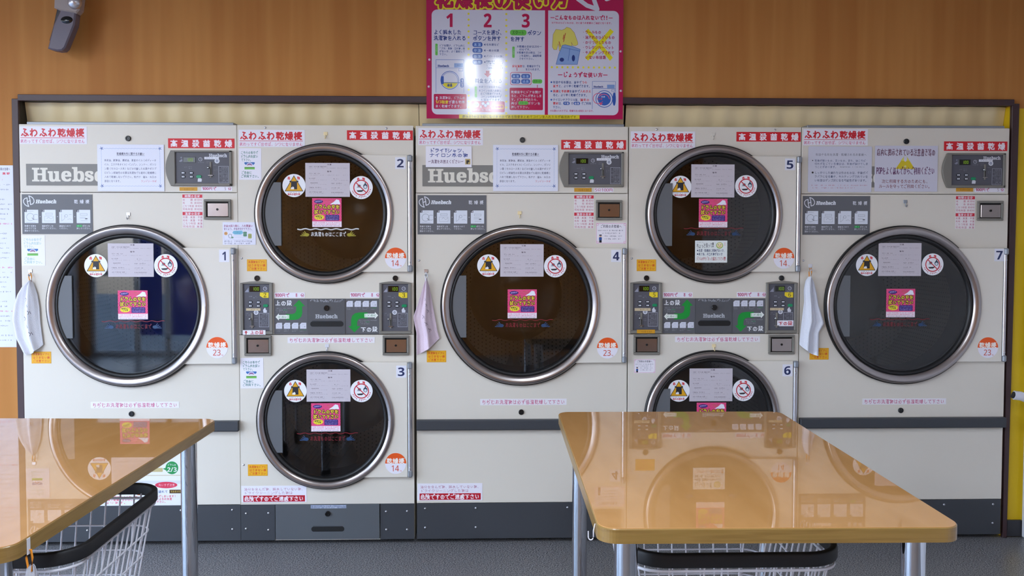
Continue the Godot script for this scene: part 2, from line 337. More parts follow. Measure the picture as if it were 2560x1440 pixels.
func wide_panel(t: Node) -> void:
	var r: Rect2 = Rect2(0.6582, 1.6577, 0.2978, 0.1606); var f: Rect2 = Rect2(0.7015, 1.6697, 0.243, 0.1401)
	var st := begin()
	var q := PackedVector2Array([Vector2(f.position.x, r.end.y)])
	for i in 11: q.append(Vector2(r.position.x + 0.024 * (1.0 - sin(PI * (i / 10.0 * 0.80 + 0.10))) * 1.45 - 0.0005, lerpf(r.end.y, r.position.y, i / 10.0)))
	q.append(Vector2(f.position.x, r.position.y))
	prism(st, q, 0.0005, 0.013, 0.002)
	bar(st, Vector3(f.position.x - 0.002, f.end.y, 0.0005), Vector3(r.end.x, r.end.y, 0.013), 0.002); bar(st, Vector3(f.position.x - 0.002, r.position.y, 0.0005), Vector3(r.end.x, f.position.y, 0.013), 0.002); bar(st, Vector3(f.end.x, r.position.y, 0.0005), Vector3(r.end.x, r.end.y, 0.013), 0.002)
	var o := part(t, "control_panel", st, M.bezel, "grey control panel with coin slot")
	sticker(o, "panel_face", f, 0.004, "panel_face", "printed grey control face")
	controls(o, f, {"w": 132.0, "display": Vector2(19, 11.5), "dw": 30.0, "dh": 13.5, "keys": [18.5, 38.5, 50.5, 60.0], "start": Vector2(57, 59.5), "coin": Vector2(86, 38)}, 0.005, "100")
func tall_panel(t: Node, r: Rect2, f: Rect2, number: String, value: String, tag_col := true) -> MeshInstance3D:
	var st := begin()
	var a := r.position; var b := r.end
	var q := PackedVector2Array([Vector2(a.x, f.end.y - 0.002)])
	q.append(Vector2(b.x, f.end.y - 0.002))
	for i in 11: q.append(Vector2(lerpf(b.x, a.x, i / 10.0), b.y + 0.0075 * sin(PI * i / 10.0) - 0.0005))
	prism(st, q, 0.0005, 0.013, 0.002)
	bar(st, Vector3(a.x, a.y, 0.0005), Vector3(b.x, f.position.y, 0.013), 0.002); bar(st, Vector3(a.x, f.position.y, 0.0005), Vector3(f.position.x, f.end.y, 0.013), 0.002); bar(st, Vector3(f.end.x, f.position.y, 0.0005), Vector3(b.x, f.end.y, 0.013), 0.002)
	var o := part(t, "control_panel", st, M.bezel, "tall grey control panel with coin slot")
	sticker(o, "panel_face", f, 0.004, "tall_panel_face", "printed grey control face")
	controls(o, f, {"w": 66.0, "display": Vector2(15.5, 6.5), "dw": 26.0, "dh": 14.5, "keys": [17.5, 37.5, 47.5, 57.0], "start": Vector2(56, 56.5), "coin": Vector2(21.5, 90)}, 0.005, value)
	var u := f.size.x / 66.0
	var p := Vector2(f.position.x + 41.5 * u, f.end.y - 36.5 * u)
	st = begin(); prism(st, PackedVector2Array([p + Vector2(8 * u, 0), p + Vector2(22 * u, 0), p + Vector2(22 * u, 13.5 * u), p + Vector2(0.5 * u, 13.5 * u), p + Vector2(0, 5 * u)]), 0.005, 0.0058)
	var y := part(o, "number_tag", st, M.tag_yellow, "yellow tag with the number " + number)
	var tm := TextMesh.new()
	tm.text = number; tm.depth = 0.0006; tm.font_size = 64; tm.pixel_size = 10.5 * u / 46.0
	var fo := SystemFont.new(); fo.font_names = ["Droid Serif"]; tm.font = fo
	var n := MeshInstance3D.new(); n.mesh = tm; n.material_override = M.black; n.position = Vector3(p.x + 13 * u, p.y + 6.8 * u, 0.006)
	put(n, "number_print", o)
	return o
func window_stickers(d: Node, fire: Vector2, oil: Vector2, fr: float, paper: Rect2, pink: Rect2, limit: Rect2, limit_kind: String, zg := 0.0088) -> void:
	sticker(d, "warning_disc", Rect2(fire - Vector2(fr, fr), Vector2(fr, fr) * 2), zg, "fire_disc", "round white sticker with yellow fire triangle", 1.0)
	sticker(d, "warning_disc", Rect2(oil - Vector2(fr, fr), Vector2(fr, fr) * 2), zg, "oil_disc", "round white sticker with red no-oil sign", 1.0)
	sticker(d, "guide_paper", paper, zg, "guide_paper", "pale printed paper")
	sticker(d, "drum_sticker", pink, zg, "drum_sticker", "pink square sticker with yellow characters")
	sticker(d, "load_limit_line", limit, zg, limit_kind, "wavy load limit line printed on the glass")
func rating(d: Node, c: Vector2, r: float, kind: String) -> void: sticker(d, "capacity_disc", Rect2(c - Vector2(r, r), Vector2(r, r) * 2), 0.021, kind, "orange and white round capacity sticker", 1.0)
func single(i: int, x0: float, label: String) -> Array:
	var w := 0.978
	var t := thing("large_dryer", label, "dryer", Vector3(x0, 0, 0), "large single-door dryers in the row")
	cabinet(t, w)
	part(t, "top_cap", block(Vector3(0.03, 1.930, -0.88), Vector3(w - 0.018, 1.9475, -0.012), 0.002), M.galv, "grey metal cap on top")
	part(t, "upper_panel", plate(Rect2(0.001, 1.629, w - 0.002, 0.306), -0.006, 0.0, 0.002), M.cream)
	var c: Vector2 = Vector2(0.4837, 1.1113); var rad := 0.3715
	var st := begin(); holed(st, Rect2(0.001, 0.583, w - 0.002, 1.0435), c, rad * 0.86, -0.006, 0.0)
	part(t, "front_panel", st, M.cream)
	part(t, "lint_door", plate(Rect2(0.001, 0.190, w - 0.002, 0.391), -0.006, -0.001, 0.002), M.cream)
	st = begin(); prism(st, PackedVector2Array([Vector2(0.026, 0.536), Vector2(0.030, 0.541), Vector2(0.030, 0.578), Vector2(0.026, 0.583), Vector2(0.0, 0.583), Vector2(0.0, 0.536)]), 0.0, w - 0.006, 0.002)
	var pb := part(t, "pull_bar", st, M.kick, "dark grey full width pull bar")
	pb.rotation.y = -PI / 2; pb.transform = Transform3D(Basis(Vector3(0, 0, 1), Vector3(0, 1, 0), Vector3(-1, 0, 0)), Vector3(w - 0.003, 0, 0))
	part(t, "kick_plate", plate(Rect2(0.0015, 0.021, w - 0.003, 0.1675), -0.006, -0.002, 0.001), M.kick, "dark grey kick plate")
	screws(t, [Vector2(0.04, 0.165), Vector2(0.04, 0.075), Vector2(0.275, 0.165), Vector2(0.275, 0.075), Vector2(w - 0.275, 0.165), Vector2(w - 0.04, 0.165), Vector2(w - 0.04, 0.075)], -0.002)
	screws(t, [Vector2(0.0154, 1.3192), Vector2(0.0144, 0.9833)] if i > 1 else [Vector2(0.0144, 0.9833)])
	drum(t, c, rad * 0.83, 0.40)
	var py := Vector2(Vector2(0.4846, 0.8457).y, Vector2(0.4839, 1.3773).y)
	var d := door(t, c, rad, Vector2(0.9508, 1.1113).x, py, Vector2(0.971, 1.1113).x, Vector2(0.2323, 1.1118).x, Vector2(Vector2(0.2322, 0.9641).y, Vector2(0.2325, 1.2504).y))
	key_lock(t, Vector2(0.4895, 1.872)); key_lock(t, Vector2(0.4858, 0.6151))
	sticker(t, "maker_plate", Rect2(0.0311, 1.6591, 0.4291, 0.097), 0.0, "maker_plate", "wide grey name plate", 0.0, 0.003)
	sticker(t, "instruction_plate", Rect2(0.0087, 1.4388, 0.3156, 0.1798), 0.0, "steps_plate", "grey plate with four pictured steps", 0.0, 0.002)
	wide_panel(t)
	coin_box(t, Rect2(0.8279, 1.5059, 0.1223, 0.0912), M.lock_steel)
	sticker(t, "banner_sticker", Rect2(0.6679, 1.8293, 0.299, 0.044), 0.0, "hot_banner", "red banner with white characters")
	sticker(t, "time_guide", Rect2(0.7281, 1.4671, 0.0925, 0.1529), 0.0, "time_guide", "red and white drying time guide")
	return [t, d]
func stacked(x0: float, label: String, digits_: Array) -> Array:
	var w := 0.801
	var t := thing("stacked_dryer", label, "dryer", Vector3(x0, 0, 0), "stacked two-door dryers in the row")
	cabinet(t, w)
	part(t, "top_cap", block(Vector3(0.004, 1.930, -0.88), Vector3(w - 0.004, 1.9365, -0.03), 0.002), M.dark)
	var cu: Vector2 = Vector2(0.3974, 1.5331); var cl: Vector2 = Vector2(0.3972, 0.5817); var rad := 0.3205
	var seam: float = Vector2(0.3914, 0.9786).y
	var st := begin(); holed(st, Rect2(0.001, seam + 0.001, w - 0.002, 1.935 - seam - 0.001), cu, rad * 0.86, -0.006, 0.0); part(t, "upper_panel", st, M.cream)
	st = begin(); holed(st, Rect2(0.001, 0.190, w - 0.002, seam - 0.192), cl, rad * 0.86, -0.006, 0.0); part(t, "lower_panel", st, M.cream)
	drum(t, cu, rad * 0.83, 0.36); drum(t, cl, rad * 0.83, 0.36)
	var du := door(t, cu, rad, Vector2(0.7744, 1.5335).x, Vector2(Vector2(0.3969, 1.2668).y, Vector2(0.4006, 1.8003).y), Vector2(0.7967, 1.5336).x, Vector2(0.2008, 1.5328).x, Vector2(Vector2(0.1991, 1.3862).y, Vector2(0.2017, 1.6753).y))
	var dl := door(t, cl, rad, Vector2(0.7712, 0.5825).x, Vector2(Vector2(0.3904, 0.318).y, Vector2(0.3941, 0.8521).y), Vector2(0.7936, 0.5824).x, Vector2(0.1976, 0.5842).x, Vector2(Vector2(0.1962, 0.4341).y, Vector2(0.1988, 0.7229).y))
	key_lock(t, Vector2(0.0853, 1.2376)); key_lock(t, Vector2(0.7162, 1.2373))
	var ol := tall_panel(t, Rect2(0.0102, 0.9804, 0.1466, 0.2364), Rect2(0.023, 0.995, 0.1192, 0.2188), digits_[0], "100")
	var orr := tall_panel(t, Rect2(0.6431, 0.9817, 0.1469, 0.2348), Rect2(0.6551, 0.9946, 0.1203, 0.2188), digits_[1], "100")
	sticker(t, "direction_plate", Rect2(0.1612, 0.9808, 0.1522, 0.163), 0.0, "upper_plate", "grey plate with green arrow up", 0.0, 0.003)
	sticker(t, "direction_plate", Rect2(0.4862, 0.9801, 0.1545, 0.1633), 0.0, "lower_plate", "grey plate with green arrow down", 0.0, 0.003)
	var lr: Rect2 = Rect2(0.3143, 0.9805, 0.171, 0.1632)
	var dr := sticker(t, "lint_drawer", lr, 0.0, "drawer_print", "grey lint drawer front", 0.0, 0.006)
	key_lock_on(dr, Vector2(0.4015, 1.1009), 0.0068)
	slot(dr, Rect2(0.3262, 1.0152, 0.1525, 0.0239), 0.0069)
	coin_box(t, Rect2(0.0258, 0.8825, 0.1231, 0.0922), M.lock_steel); coin_box(t, Rect2(0.657, 0.8826, 0.1219, 0.0908), M.lock_steel)
	sticker(t, "price_label", Rect2(0.1628, 1.1475, 0.1386, 0.0239), 0.0, "price_eight"); sticker(t, "price_label", Rect2(0.5079, 1.1481, 0.1392, 0.024), 0.0, "price_eight")
	sticker(t, "shrink_label", Rect2(0.2212, 0.9389, 0.3987, 0.0268), 0.0, "shrink_note", "narrow white label with pink characters")
	sticker(t, "soft_banner", Rect2(0.0084, 1.8359, 0.2985, 0.078), 0.0, "soft_banner", "white banner with red characters"); sticker(t, "banner_sticker", Rect2(0.4985, 1.869, 0.2995, 0.0442), 0.0, "hot_banner", "red banner with white characters")
	screws(t, [Vector2(0.1282, 1.9228), Vector2(0.6779, 1.9224), Vector2(0.0163, 1.3292), Vector2(0.0145, 0.3756)])
	sticker(t, "door_caution", Rect2(0.0396, 1.2697, 0.09, 0.054), 0.0, "door_caution", "orange door caution label"); sticker(t, "door_caution", Rect2(0.0344, 0.324, 0.0898, 0.0531), 0.0, "door_caution", "orange door caution label")
	# grey base with a drawer
	part(t, "kick_plate", plate(Rect2(Vector2(-0.001, 0.1181).x, 0.021, Vector2(0.1561, 0.1168).x - Vector2(-0.001, 0.1181).x, 0.1675), -0.006, -0.002, 0.001), M.kick, "dark grey kick plate")
	part(t, "kick_plate", plate(Rect2(Vector2(0.6414, 0.113).x, 0.021, w - 0.002 - Vector2(0.6414, 0.113).x, 0.1675), -0.006, -0.002, 0.001), M.kick, "dark grey kick plate")
	var bd := part(t, "base_drawer", plate(Rect2(Vector2(0.1589, 0.1168).x, 0.025, Vector2(0.6386, 0.113).x - Vector2(0.1589, 0.1168).x, 0.1635), -0.006, 0.002, 0.001), M.kick_light, "grey base drawer")
	key_lock_on(bd, Vector2(0.3995, 0.1459), 0.002); slot(bd, Rect2(0.3233, 0.0614, 0.1523, 0.0235), 0.0024)
	sticker(bd, "strip_label", Rect2(0.3214, 0.1702, 0.1641, 0.0159), 0.002, "pale_strip", "pale worn strip label")
	screws(t, [Vector2(0.0232, 0.1478), Vector2(0.1261, 0.1489), Vector2(0.0225, 0.0767), Vector2(0.1253, 0.0702), Vector2(0.6684, 0.1522), Vector2(0.7666, 0.1534), Vector2(0.6699, 0.0676), Vector2(0.7663, 0.0668)], -0.002)
	rating(du, Vector2(0.7195, 1.3299), 0.0485, "rating_14"); rating(dl, Vector2(0.7163, 0.3832), 0.0485, "rating_14")
	sticker(du, "number_label", Rect2(0.7194, 1.7363, 0.0472, 0.0535), 0.021, "number_" + digits_[0], "white label with the number " + digits_[0]); sticker(dl, "number_label", Rect2(0.7202, 0.781, 0.0467, 0.0554), 0.021, "number_" + digits_[1], "white label with the number " + digits_[1])
	return [t, du, dl, ol, orr]
func key_lock_on(o: Node, at: Vector2, z: float) -> void: key_lock(o, at, z)
func slot(o: Node, r: Rect2, z: float) -> void:
	var st := begin()
	var a := rounded(r, r.size.y * 0.48, 6)
	prism(st, a, z - 0.0004, z)
	part(o, "finger_slot", st, M.dark, "long dark finger slot")
	st = begin()
	tube(st, [Vector3(r.position.x + r.size.y * 0.4, r.end.y + 0.001, z), Vector3(r.end.x - r.size.y * 0.4, r.end.y + 0.001, z)], 0.0022, 8)
	part(o, "slot_lip", st, M.kick)
# ---------------------------------------------------------------- furniture, carts, towels and wall things
func lying(t: Node3D, called: String, pts: PackedVector2Array, y0: float, y1: float, b: float, m: Material, label := "") -> MeshInstance3D:      # a slab whose outline lies in the floor plane
	var st := begin()
	prism(st, pts, y0, y1, b)
	var o := part(t, called, st, m, label)
	o.rotation.x = -PI / 2
	return o
func table(label: String, at: Vector3, turn: float, w: float, l: float) -> Node3D:
	var t := thing("folding_table", label, "table", at, "wood-topped folding tables")
	t.rotation_degrees.y = turn
	lying(t, "table_top", rounded(Rect2(-w / 2, -l / 2, w, l), 0.042, 10), 0.798, 0.829, 0.0018, M.edge, "wood-grain tabletop edge")
	lying(t, "laminate", rounded(Rect2(-w / 2 + 0.002, -l / 2 + 0.002, w - 0.004, l - 0.004), 0.040, 10), 0.8285, 0.8302, 0.0006, M.top, "glossy honey coloured laminate")
	var leg: MeshInstance3D
	var foot: MeshInstance3D
	for x in [-1.0, 1.0]:
		for z in [-1.0, 1.0]:
			var p := Vector3(x * (w / 2 - 0.069), 0, z * (l / 2 - 0.083))
			if leg == null:
				var st := begin()
				st.append_from(cyl2(0.0254, 0.780), 0, Transform3D(Basis(), Vector3(0, 0.408, 0)))
				var mi := MeshInstance3D.new(); mi.mesh = st.commit(); mi.material_override = M.chrome; mi.position = p
				leg = put(mi, "leg", t); leg.set_meta("label", "chrome tube leg")
				st = begin(); st.append_from(cyl2(0.0285, 0.025), 0, Transform3D(Basis(), Vector3(0, 0.0125, 0)))
				mi = MeshInstance3D.new(); mi.mesh = st.commit(); mi.material_override = M.black; mi.position = p
				foot = put(mi, "leg_foot", t)
			else: again(leg, "leg", p, t); again(foot, "leg_foot", p, t)
			lying(t, "leg_flange", rounded(Rect2(p.x - 0.05, -p.z - 0.05, 0.10, 0.10), 0.012, 3), 0.793, 0.798, 0.001, M.satin)
	return t
func cyl2(r: float, h: float) -> Mesh:
	var c := CylinderMesh.new()
	c.top_radius = r; c.bottom_radius = r; c.height = h; c.radial_segments = 40; c.rings = 1
	return c
func cart(label: String, at: Vector3, w: float, l: float) -> Node3D:
	var t := thing("laundry_cart", label, "cart", at, "wire laundry carts under the tables")
	var loop := func(y: float, grow: float, rad: float) -> Array:
		var q := []
		for p in rounded(Rect2(-w / 2 - grow, -l / 2 - grow, w + grow * 2, l + grow * 2), rad, 7): q.append(Vector3(p.x, y, -p.y))
		return q
	var st := begin()
	tube(st, loop.call(0.714, -0.009, 0.083), 0.0088, 20, true, 0.0162, Vector3.UP, 0.45)
	part(t, "bumper_rim", st, M.bumper, "black rubber rim")
	var taper := func(y: float) -> float: return -0.011 - (0.705 - y) * 0.19
	for q in [[0.688, 0.0038], [0.614, 0.0025], [0.548, 0.0025], [0.482, 0.0025], [0.416, 0.0025], [0.35, 0.0034]]:
		st = begin(); tube(st, loop.call(q[0], taper.call(q[0]), 0.06), q[1], 8, true); part(t, "wire_loop", st, M.wire)
	var lo: float = taper.call(0.35)
	for side in [-1.0, 1.0]:
		var first: MeshInstance3D
		var n := int((w - 0.20) / 0.034)
		for i in n + 1:
			var x := lerpf(-w / 2 + 0.09, w / 2 - 0.09, float(i) / n)
			if first == null:
				st = begin(); tube(st, [Vector3(0, 0.704, side * (l / 2 - 0.011)), Vector3(0, 0.35, side * (l / 2 + lo))], 0.0024, 6); first = part(t, "wire", st, M.wire); first.position.x = x
			else: again(first, "wire", Vector3(x, 0, 0), t)
		first = null
		n = int((l - 0.20) / 0.034)
		for i in n + 1:
			var z := lerpf(-l / 2 + 0.09, l / 2 - 0.09, float(i) / n)
			if first == null:
				st = begin(); tube(st, [Vector3(side * (w / 2 - 0.011), 0.704, 0), Vector3(side * (w / 2 + lo), 0.35, 0)], 0.0024, 6); first = part(t, "wire", st, M.wire); first.position.z = z
			else: again(first, "wire", Vector3(0, 0, z), t)
		for s2 in [-1.0, 1.0]:                                       # two wires round each corner, then the post and its castor
			for k in [0.25, 0.75]:
				var a := Vector2.from_angle(k * PI / 2) * Vector2(side, s2)
				st = begin()
				tube(st, [Vector3(side * (w / 2 - 0.093) + a.x * 0.073, 0.704, s2 * (l / 2 - 0.093) + a.y * 0.073), Vector3(side * (w / 2 + lo - 0.06) + a.x * 0.06, 0.35, s2 * (l / 2 + lo - 0.06) + a.y * 0.06)], 0.0024, 6)
				part(t, "wire", st, M.wire)
			var p := Vector3(side * (w / 2 + lo - 0.035), 0, s2 * (l / 2 + lo - 0.035))
			st = begin(); tube(st, [p + Vector3(0, 0.35, 0), p + Vector3(0, 0.095, 0)], 0.009, 10); part(t, "post", st, M.wire)
			st = begin(); tube(st, [p + Vector3(-0.012, 0.04, 0.012), p + Vector3(0.012, 0.04, 0.012)], 0.04, 20); part(t, "castor", st, M.bumper)
			st = begin(); bar(st, p + Vector3(-0.019, 0.035, -0.012), p + Vector3(-0.014, 0.10, 0.03), 0.001); bar(st, p + Vector3(0.014, 0.035, -0.012), p + Vector3(0.019, 0.10, 0.03), 0.001); bar(st, p + Vector3(-0.019, 0.095, -0.012), p + Vector3(0.019, 0.10, 0.03), 0.001); part(t, "castor_fork", st, M.satin)
	var fl: MeshInstance3D
	for i in 11:
		var x := lerpf(-w / 2 - lo + 0.02, w / 2 + lo - 0.02, i / 10.0)
		if fl == null: st = begin(); tube(st, [Vector3(0, 0.35, -l / 2 - lo), Vector3(0, 0.35, l / 2 + lo)], 0.0024, 6); fl = part(t, "floor_wire", st, M.wire); fl.position.x = x
		else: again(fl, "floor_wire", Vector3(x, 0, 0), t)
	for z in [-0.16, 0.0, 0.16]:
		st = begin(); tube(st, [Vector3(-w / 2 - lo, 0.346, z), Vector3(w / 2 + lo, 0.346, z)], 0.0035, 6); part(t, "floor_wire", st, M.wire)
	return t
func along(line: Array, v: float) -> Vector2:
	var x: float = clampf(v, 0.0, 0.9999) * (line.size() - 1)
	return line[int(x)].lerp(line[int(x) + 1], x - int(x))
func towel(label: String, left: Array, right: Array, z: float, m: Material, loop_m: Material, hang: Vector2, depth: float, sd: int, group := "hand towels hung on the dryers") -> Node3D:      # cloth gathered at its loop; left and right are its two hanging edges, in the plane of the dryers' fronts
	var o := Vector2(hang.x, hang.y)
	var t := thing("towel", label, "towel", Vector3(hang.x, hang.y, z), group)
	var st := begin()
	var nu := 28; var nv := 40
	var g := []
	for side in 2:
		for j in nv + 1:
			var v := float(j) / nv
			for i in nu + 1:
				var u := float(i) / nu
				var p := along(left, v).lerp(along(right, v), u) - o
				p.y -= 0.010 * sin(u * PI) * v * v
				var open := sin(minf(v * 1.6, 1.0) * PI / 2)
				var fold := sin(u * PI * 3.0 + sd + v * 0.8) * 0.014 * (0.35 + 0.65 * open) + sin(u * PI * 7.0 + sd * 2.1 - v * 2.0) * 0.004 * open
				var edge := sin(u * PI)
				var zz := depth * (0.45 + 0.55 * edge * (1.0 - v * 0.35)) + fold * (0.4 + 0.6 * edge)
				g.append(Vector3(p.x, p.y, maxf(zz, 0.006) - side * 0.005 * sqrt(edge + 0.02)))
	var row := nu + 1
	st.set_smooth_group(1)
	for side in 2:
		for j in nv:
			for i in nu:
				var a: int = side * row * (nv + 1) + j * row + i
				var c := [a, a + row, a + row + 1, a + 1]
				if side: c.reverse()
				for k in [0, 2, 1, 0, 3, 2]:
					var id: int = c[k]
					st.set_uv(Vector2(float((id % (row * (nv + 1))) % row) / nu, float((id % (row * (nv + 1))) / row) / nv))
					st.add_vertex(g[id])
	for e in [0, nu]:
		for j in nv:
			var a: int = j * row + int(e); var b: int = a + row * (nv + 1)
			if e == 0: quad(st, g[b], g[b + row], g[a + row], g[a])
			else: quad(st, g[a], g[a + row], g[b + row], g[b])
	part(t, "cloth", st, m)
	st = begin()
	var top := (along(left, 0.0) + along(right, 0.0)) / 2 - o
	tube(st, [Vector3(-0.004, 0.0, 0.012), Vector3(top.x * 0.5 - 0.006, top.y * 0.5, 0.014), Vector3(top.x - 0.003, top.y - 0.012, 0.014), Vector3(top.x + 0.003, top.y - 0.012, 0.014), Vector3(top.x * 0.5 + 0.006, top.y * 0.5, 0.014), Vector3(0.004, 0.0, 0.012)], 0.0022, 8, true)
	part(t, "hanging_loop", st, loop_m, "cord loop")
	return t
func things() -> void:
	# --- the dryers, left to right
	var a := single(1, 0.0, "large cream single-door dryer marked 1, leftmost in the row, white towel at its side")
	var t: Node3D = a[0]; var d: Node3D = a[1]
	sticker(t, "soft_banner", Rect2(0.0039, 1.8459, 0.3008, 0.0792), 0.0, "soft_banner", "white banner with red characters")
	sticker(t, "framed_notice", Rect2(0.3505, 1.6337, 0.299, 0.2108), 0.003, "request_note", "white notice with a blue ornamental border")
	sticker(t, "price_label", Rect2(0.8141, 1.6354, 0.1391, 0.0209), 0.0, "price_five"); sticker(t, "strip_label", Rect2(0.7167, 1.6361, 0.0803, 0.0163), 0.0, "orange_strip", "orange strip label")
	sticker(t, "cloth_note", Rect2(0.0025, 1.2953, 0.1057, 0.1372), 0.0, "wipe_note_faded", "faded white note with green characters")
	sticker(t, "door_caution", Rect2(0.0378, 0.8485, 0.0882, 0.0541), 0.0, "door_caution", "orange door caution label")
	sticker(t, "shrink_label", Rect2(0.3009, 0.6417, 0.401, 0.0286), 0.0, "shrink_note", "narrow white label with pink characters")
	sticker(t, "load_notice", Rect2(0.2933, 0.189, 0.4169, 0.2416), -0.001, "load_sheet", "white notice sheet with green and red bubbles")
	hook(t, Vector2(0.4845, 1.5247), M.satin); hook(t, Vector2(0.04, 1.2662), M.satin)
	window_stickers(d, Vector2(0.3389, 1.2956), Vector2(0.6529, 1.2956), 0.0525, Rect2(0.3932, 1.2446, 0.2051, 0.152), Rect2(0.4349, 1.0502, 0.1343, 0.1325), Rect2(0.356, 0.9943, 0.2923, 0.0567), "limit_red")
	rating(d, Vector2(0.8842, 0.9216), 0.0485, "rating_23"); sticker(d, "number_label", Rect2(0.8981, 1.3124, 0.0451, 0.0564), 0.021, "number_1", "white label with the number 1")
	a = stacked(0.978, "cream stacked dryer with doors 2 and 3, second column from the left", ["2", "3"])
	t = a[0]; var e: Node3D = a[2]; d = a[1]
	sticker(t, "cloth_note", Rect2(0.0081, 1.6867, 0.1013, 0.1434), 0.0, "wipe_note", "white note with green characters"); sticker(t, "cloth_note", Rect2(0.0053, 0.731, 0.104, 0.1396), 0.0, "wipe_note", "white note with green characters")
	var cn := thing("coin_notice", "small illustrated notice stuck across the joint between dryer 1 and stacked dryer", "notice", Vector3(0.98, Vector2(0.9831, 1.3904).y, 0.0006))
	var cr: Rect2 = Rect2(0.9094, 1.3904, 0.1496, 0.1032)
	sticker(cn, "paper", Rect2(cr.position - Vector2(0.98, Vector2(0.9831, 1.3904).y), cr.size), 0.0006, "coin_note")
	sticker(t, "oil_notice", Rect2(0.003, 0.2002, 0.2994, 0.0766), 0.0, "oil_note", "white and red warning label")
	hook(t, Vector2(0.4014, 1.8922), M.filler_cream); hook(t, Vector2(0.402, 0.9214), M.wire)
	window_stickers(d, Vector2(0.2581, 1.6604), Vector2(0.563, 1.652), 0.0525, Rect2(0.31, 1.6098, 0.2014, 0.1537), Rect2(0.3397, 1.4721, 0.1335, 0.1313), Rect2(0.2681, 1.4164, 0.2864, 0.0548), "limit_white")
	window_stickers(e, Vector2(0.2568, 0.7188), Vector2(0.5589, 0.7177), 0.0515, Rect2(0.3081, 0.6692, 0.2005, 0.149), Rect2(0.3281, 0.531, 0.1338, 0.1308), Rect2(0.2577, 0.4742, 0.288, 0.0576), "limit_red")
	sticker(a[3], "tier_label", Rect2(0.0209, 0.9793, 0.103, 0.0212), 0.013, "upper_tier_label", "white label with red arrow"); sticker(a[3], "strip_label", Rect2(0.0347, 1.0889, 0.0655, 0.011), 0.005, "beige_strip")
	a = single(4, 1.7882, "large cream single-door dryer marked 4, middle of the row under the pink board")
	t = a[0]; d = a[1]
	sticker(t, "soft_banner", Rect2(0.0134, 1.8471, 0.2954, 0.0775), 0.0, "soft_banner", "white banner with red characters")
	sticker(t, "fabric_notice", Rect2(0.0469, 1.7466, 0.2096, 0.0958), 0.003, "dry_shirt_note", "white notice with blue characters"); sticker(t, "framed_notice", Rect2(0.3546, 1.6377, 0.2989, 0.2115), 0.003, "request_note", "white notice with a blue ornamental border")
	sticker(t, "price_label", Rect2(0.8219, 1.6339, 0.0879, 0.0202), 0.0, "price_five_swapped"); sticker(t, "strip_label", Rect2(0.7286, 1.6355, 0.0804, 0.0175), 0.0, "orange_strip", "orange strip label")
	sticker(t, "customer_notice", Rect2(0.8303, 1.397, 0.14, 0.096), 0.0, "customer_note", "pink framed notice with a small guard figure")
	sticker(t, "door_caution", Rect2(0.0491, 0.8486, 0.0895, 0.0538), 0.0, "door_caution", "orange door caution label"); sticker(t, "shrink_label", Rect2(0.2955, 0.6478, 0.4013, 0.029), 0.0, "shrink_note", "narrow white label with pink characters")
	sticker(t, "oil_notice", Rect2(0.0048, 0.2026, 0.3008, 0.0799), -0.001, "oil_note", "white and red warning label")
	hook(t, Vector2(0.4771, 1.533), M.filler_cream); hook(t, Vector2(0.0474, 1.2658), M.satin)
	window_stickers(d, Vector2(0.3335, 1.2956), Vector2(0.6412, 1.2928), 0.0515, Rect2(0.3877, 1.2449, 0.1999, 0.1492), Rect2(0.422, 1.0518, 0.1348, 0.134), Rect2(0.3464, 0.9981, 0.2882, 0.0556), "limit_red")
	rating(d, Vector2(0.883, 0.9152), 0.0485, "rating_23"); sticker(d, "number_label", Rect2(0.8983, 1.3126, 0.0462, 0.0562), 0.021, "number_4", "white label with the number 4")
	a = stacked(2.7684, "cream stacked dryer with doors 5 and 6, partly behind the right table", ["5", "6"])
	t = a[0]; e = a[2]; d = a[1]
	sticker(t, "customer_notice", Rect2(0.0302, 0.7952, 0.1, 0.0654), 0.0, "customer_note", "pink framed notice with a small guard figure")
	hook(t, Vector2(0.3887, 1.8956), M.cream); hook(t, Vector2(0.4029, 0.9168), M.filler_cream)
	window_stickers(d, Vector2(0.2383, 1.6591), Vector2(0.543, 1.6626), 0.051, Rect2(0.2881, 1.6107, 0.2007, 0.1518), Rect2(0.3248, 1.4723, 0.133, 0.1319), Rect2(0.2512, 1.4215, 0.2849, 0.0554), "limit_red")
	sticker(d, "wait_notice", Rect2(0.3087, 1.3095, 0.15, 0.1018), 0.0088, "wait_note", "white notice with a small face")
	window_stickers(e, Vector2(0.2387, 0.7129), Vector2(0.5415, 0.7145), 0.051, Rect2(0.2881, 0.6635, 0.2015, 0.1536), Rect2(0.3232, 0.5227, 0.138, 0.1343), Rect2(0.2462, 0.4662, 0.295, 0.0564), "limit_red")
	sticker(a[4], "tier_label", Rect2(0.6956, 1.0134, 0.0772, 0.0271), 0.009, "lower_tier_label", "white label with red characters"); sticker(a[4], "strip_label", Rect2(0.6629, 1.0873, 0.0649, 0.0112), 0.005, "beige_strip"); sticker(a[3], "strip_label", Rect2(0.0304, 1.0854, 0.0746, 0.013), 0.005, "beige_strip"); sticker(a[3], "strip_label", Rect2(0.0404, 0.982, 0.084, 0.0168), 0.013, "orange_strip", "orange strip label")
	a = single(7, 3.5717, "large cream single-door dryer marked 7, rightmost in the row beside the yellow panel")
	t = a[0]; d = a[1]
	sticker(t, "soft_banner", Rect2(0.0066, 1.8527, 0.3024, 0.0756), 0.0, "soft_banner", "white banner with red characters")
	sticker(t, "quilt_notice", Rect2(0.0301, 1.6364, 0.2982, 0.2118), 0.003, "quilt_note", "white notice with blue-grey text", 0.06); sticker(t, "rules_notice", Rect2(0.3424, 1.6398, 0.2957, 0.2122), 0.003, "rules_note", "white notice with a yellow triangle")
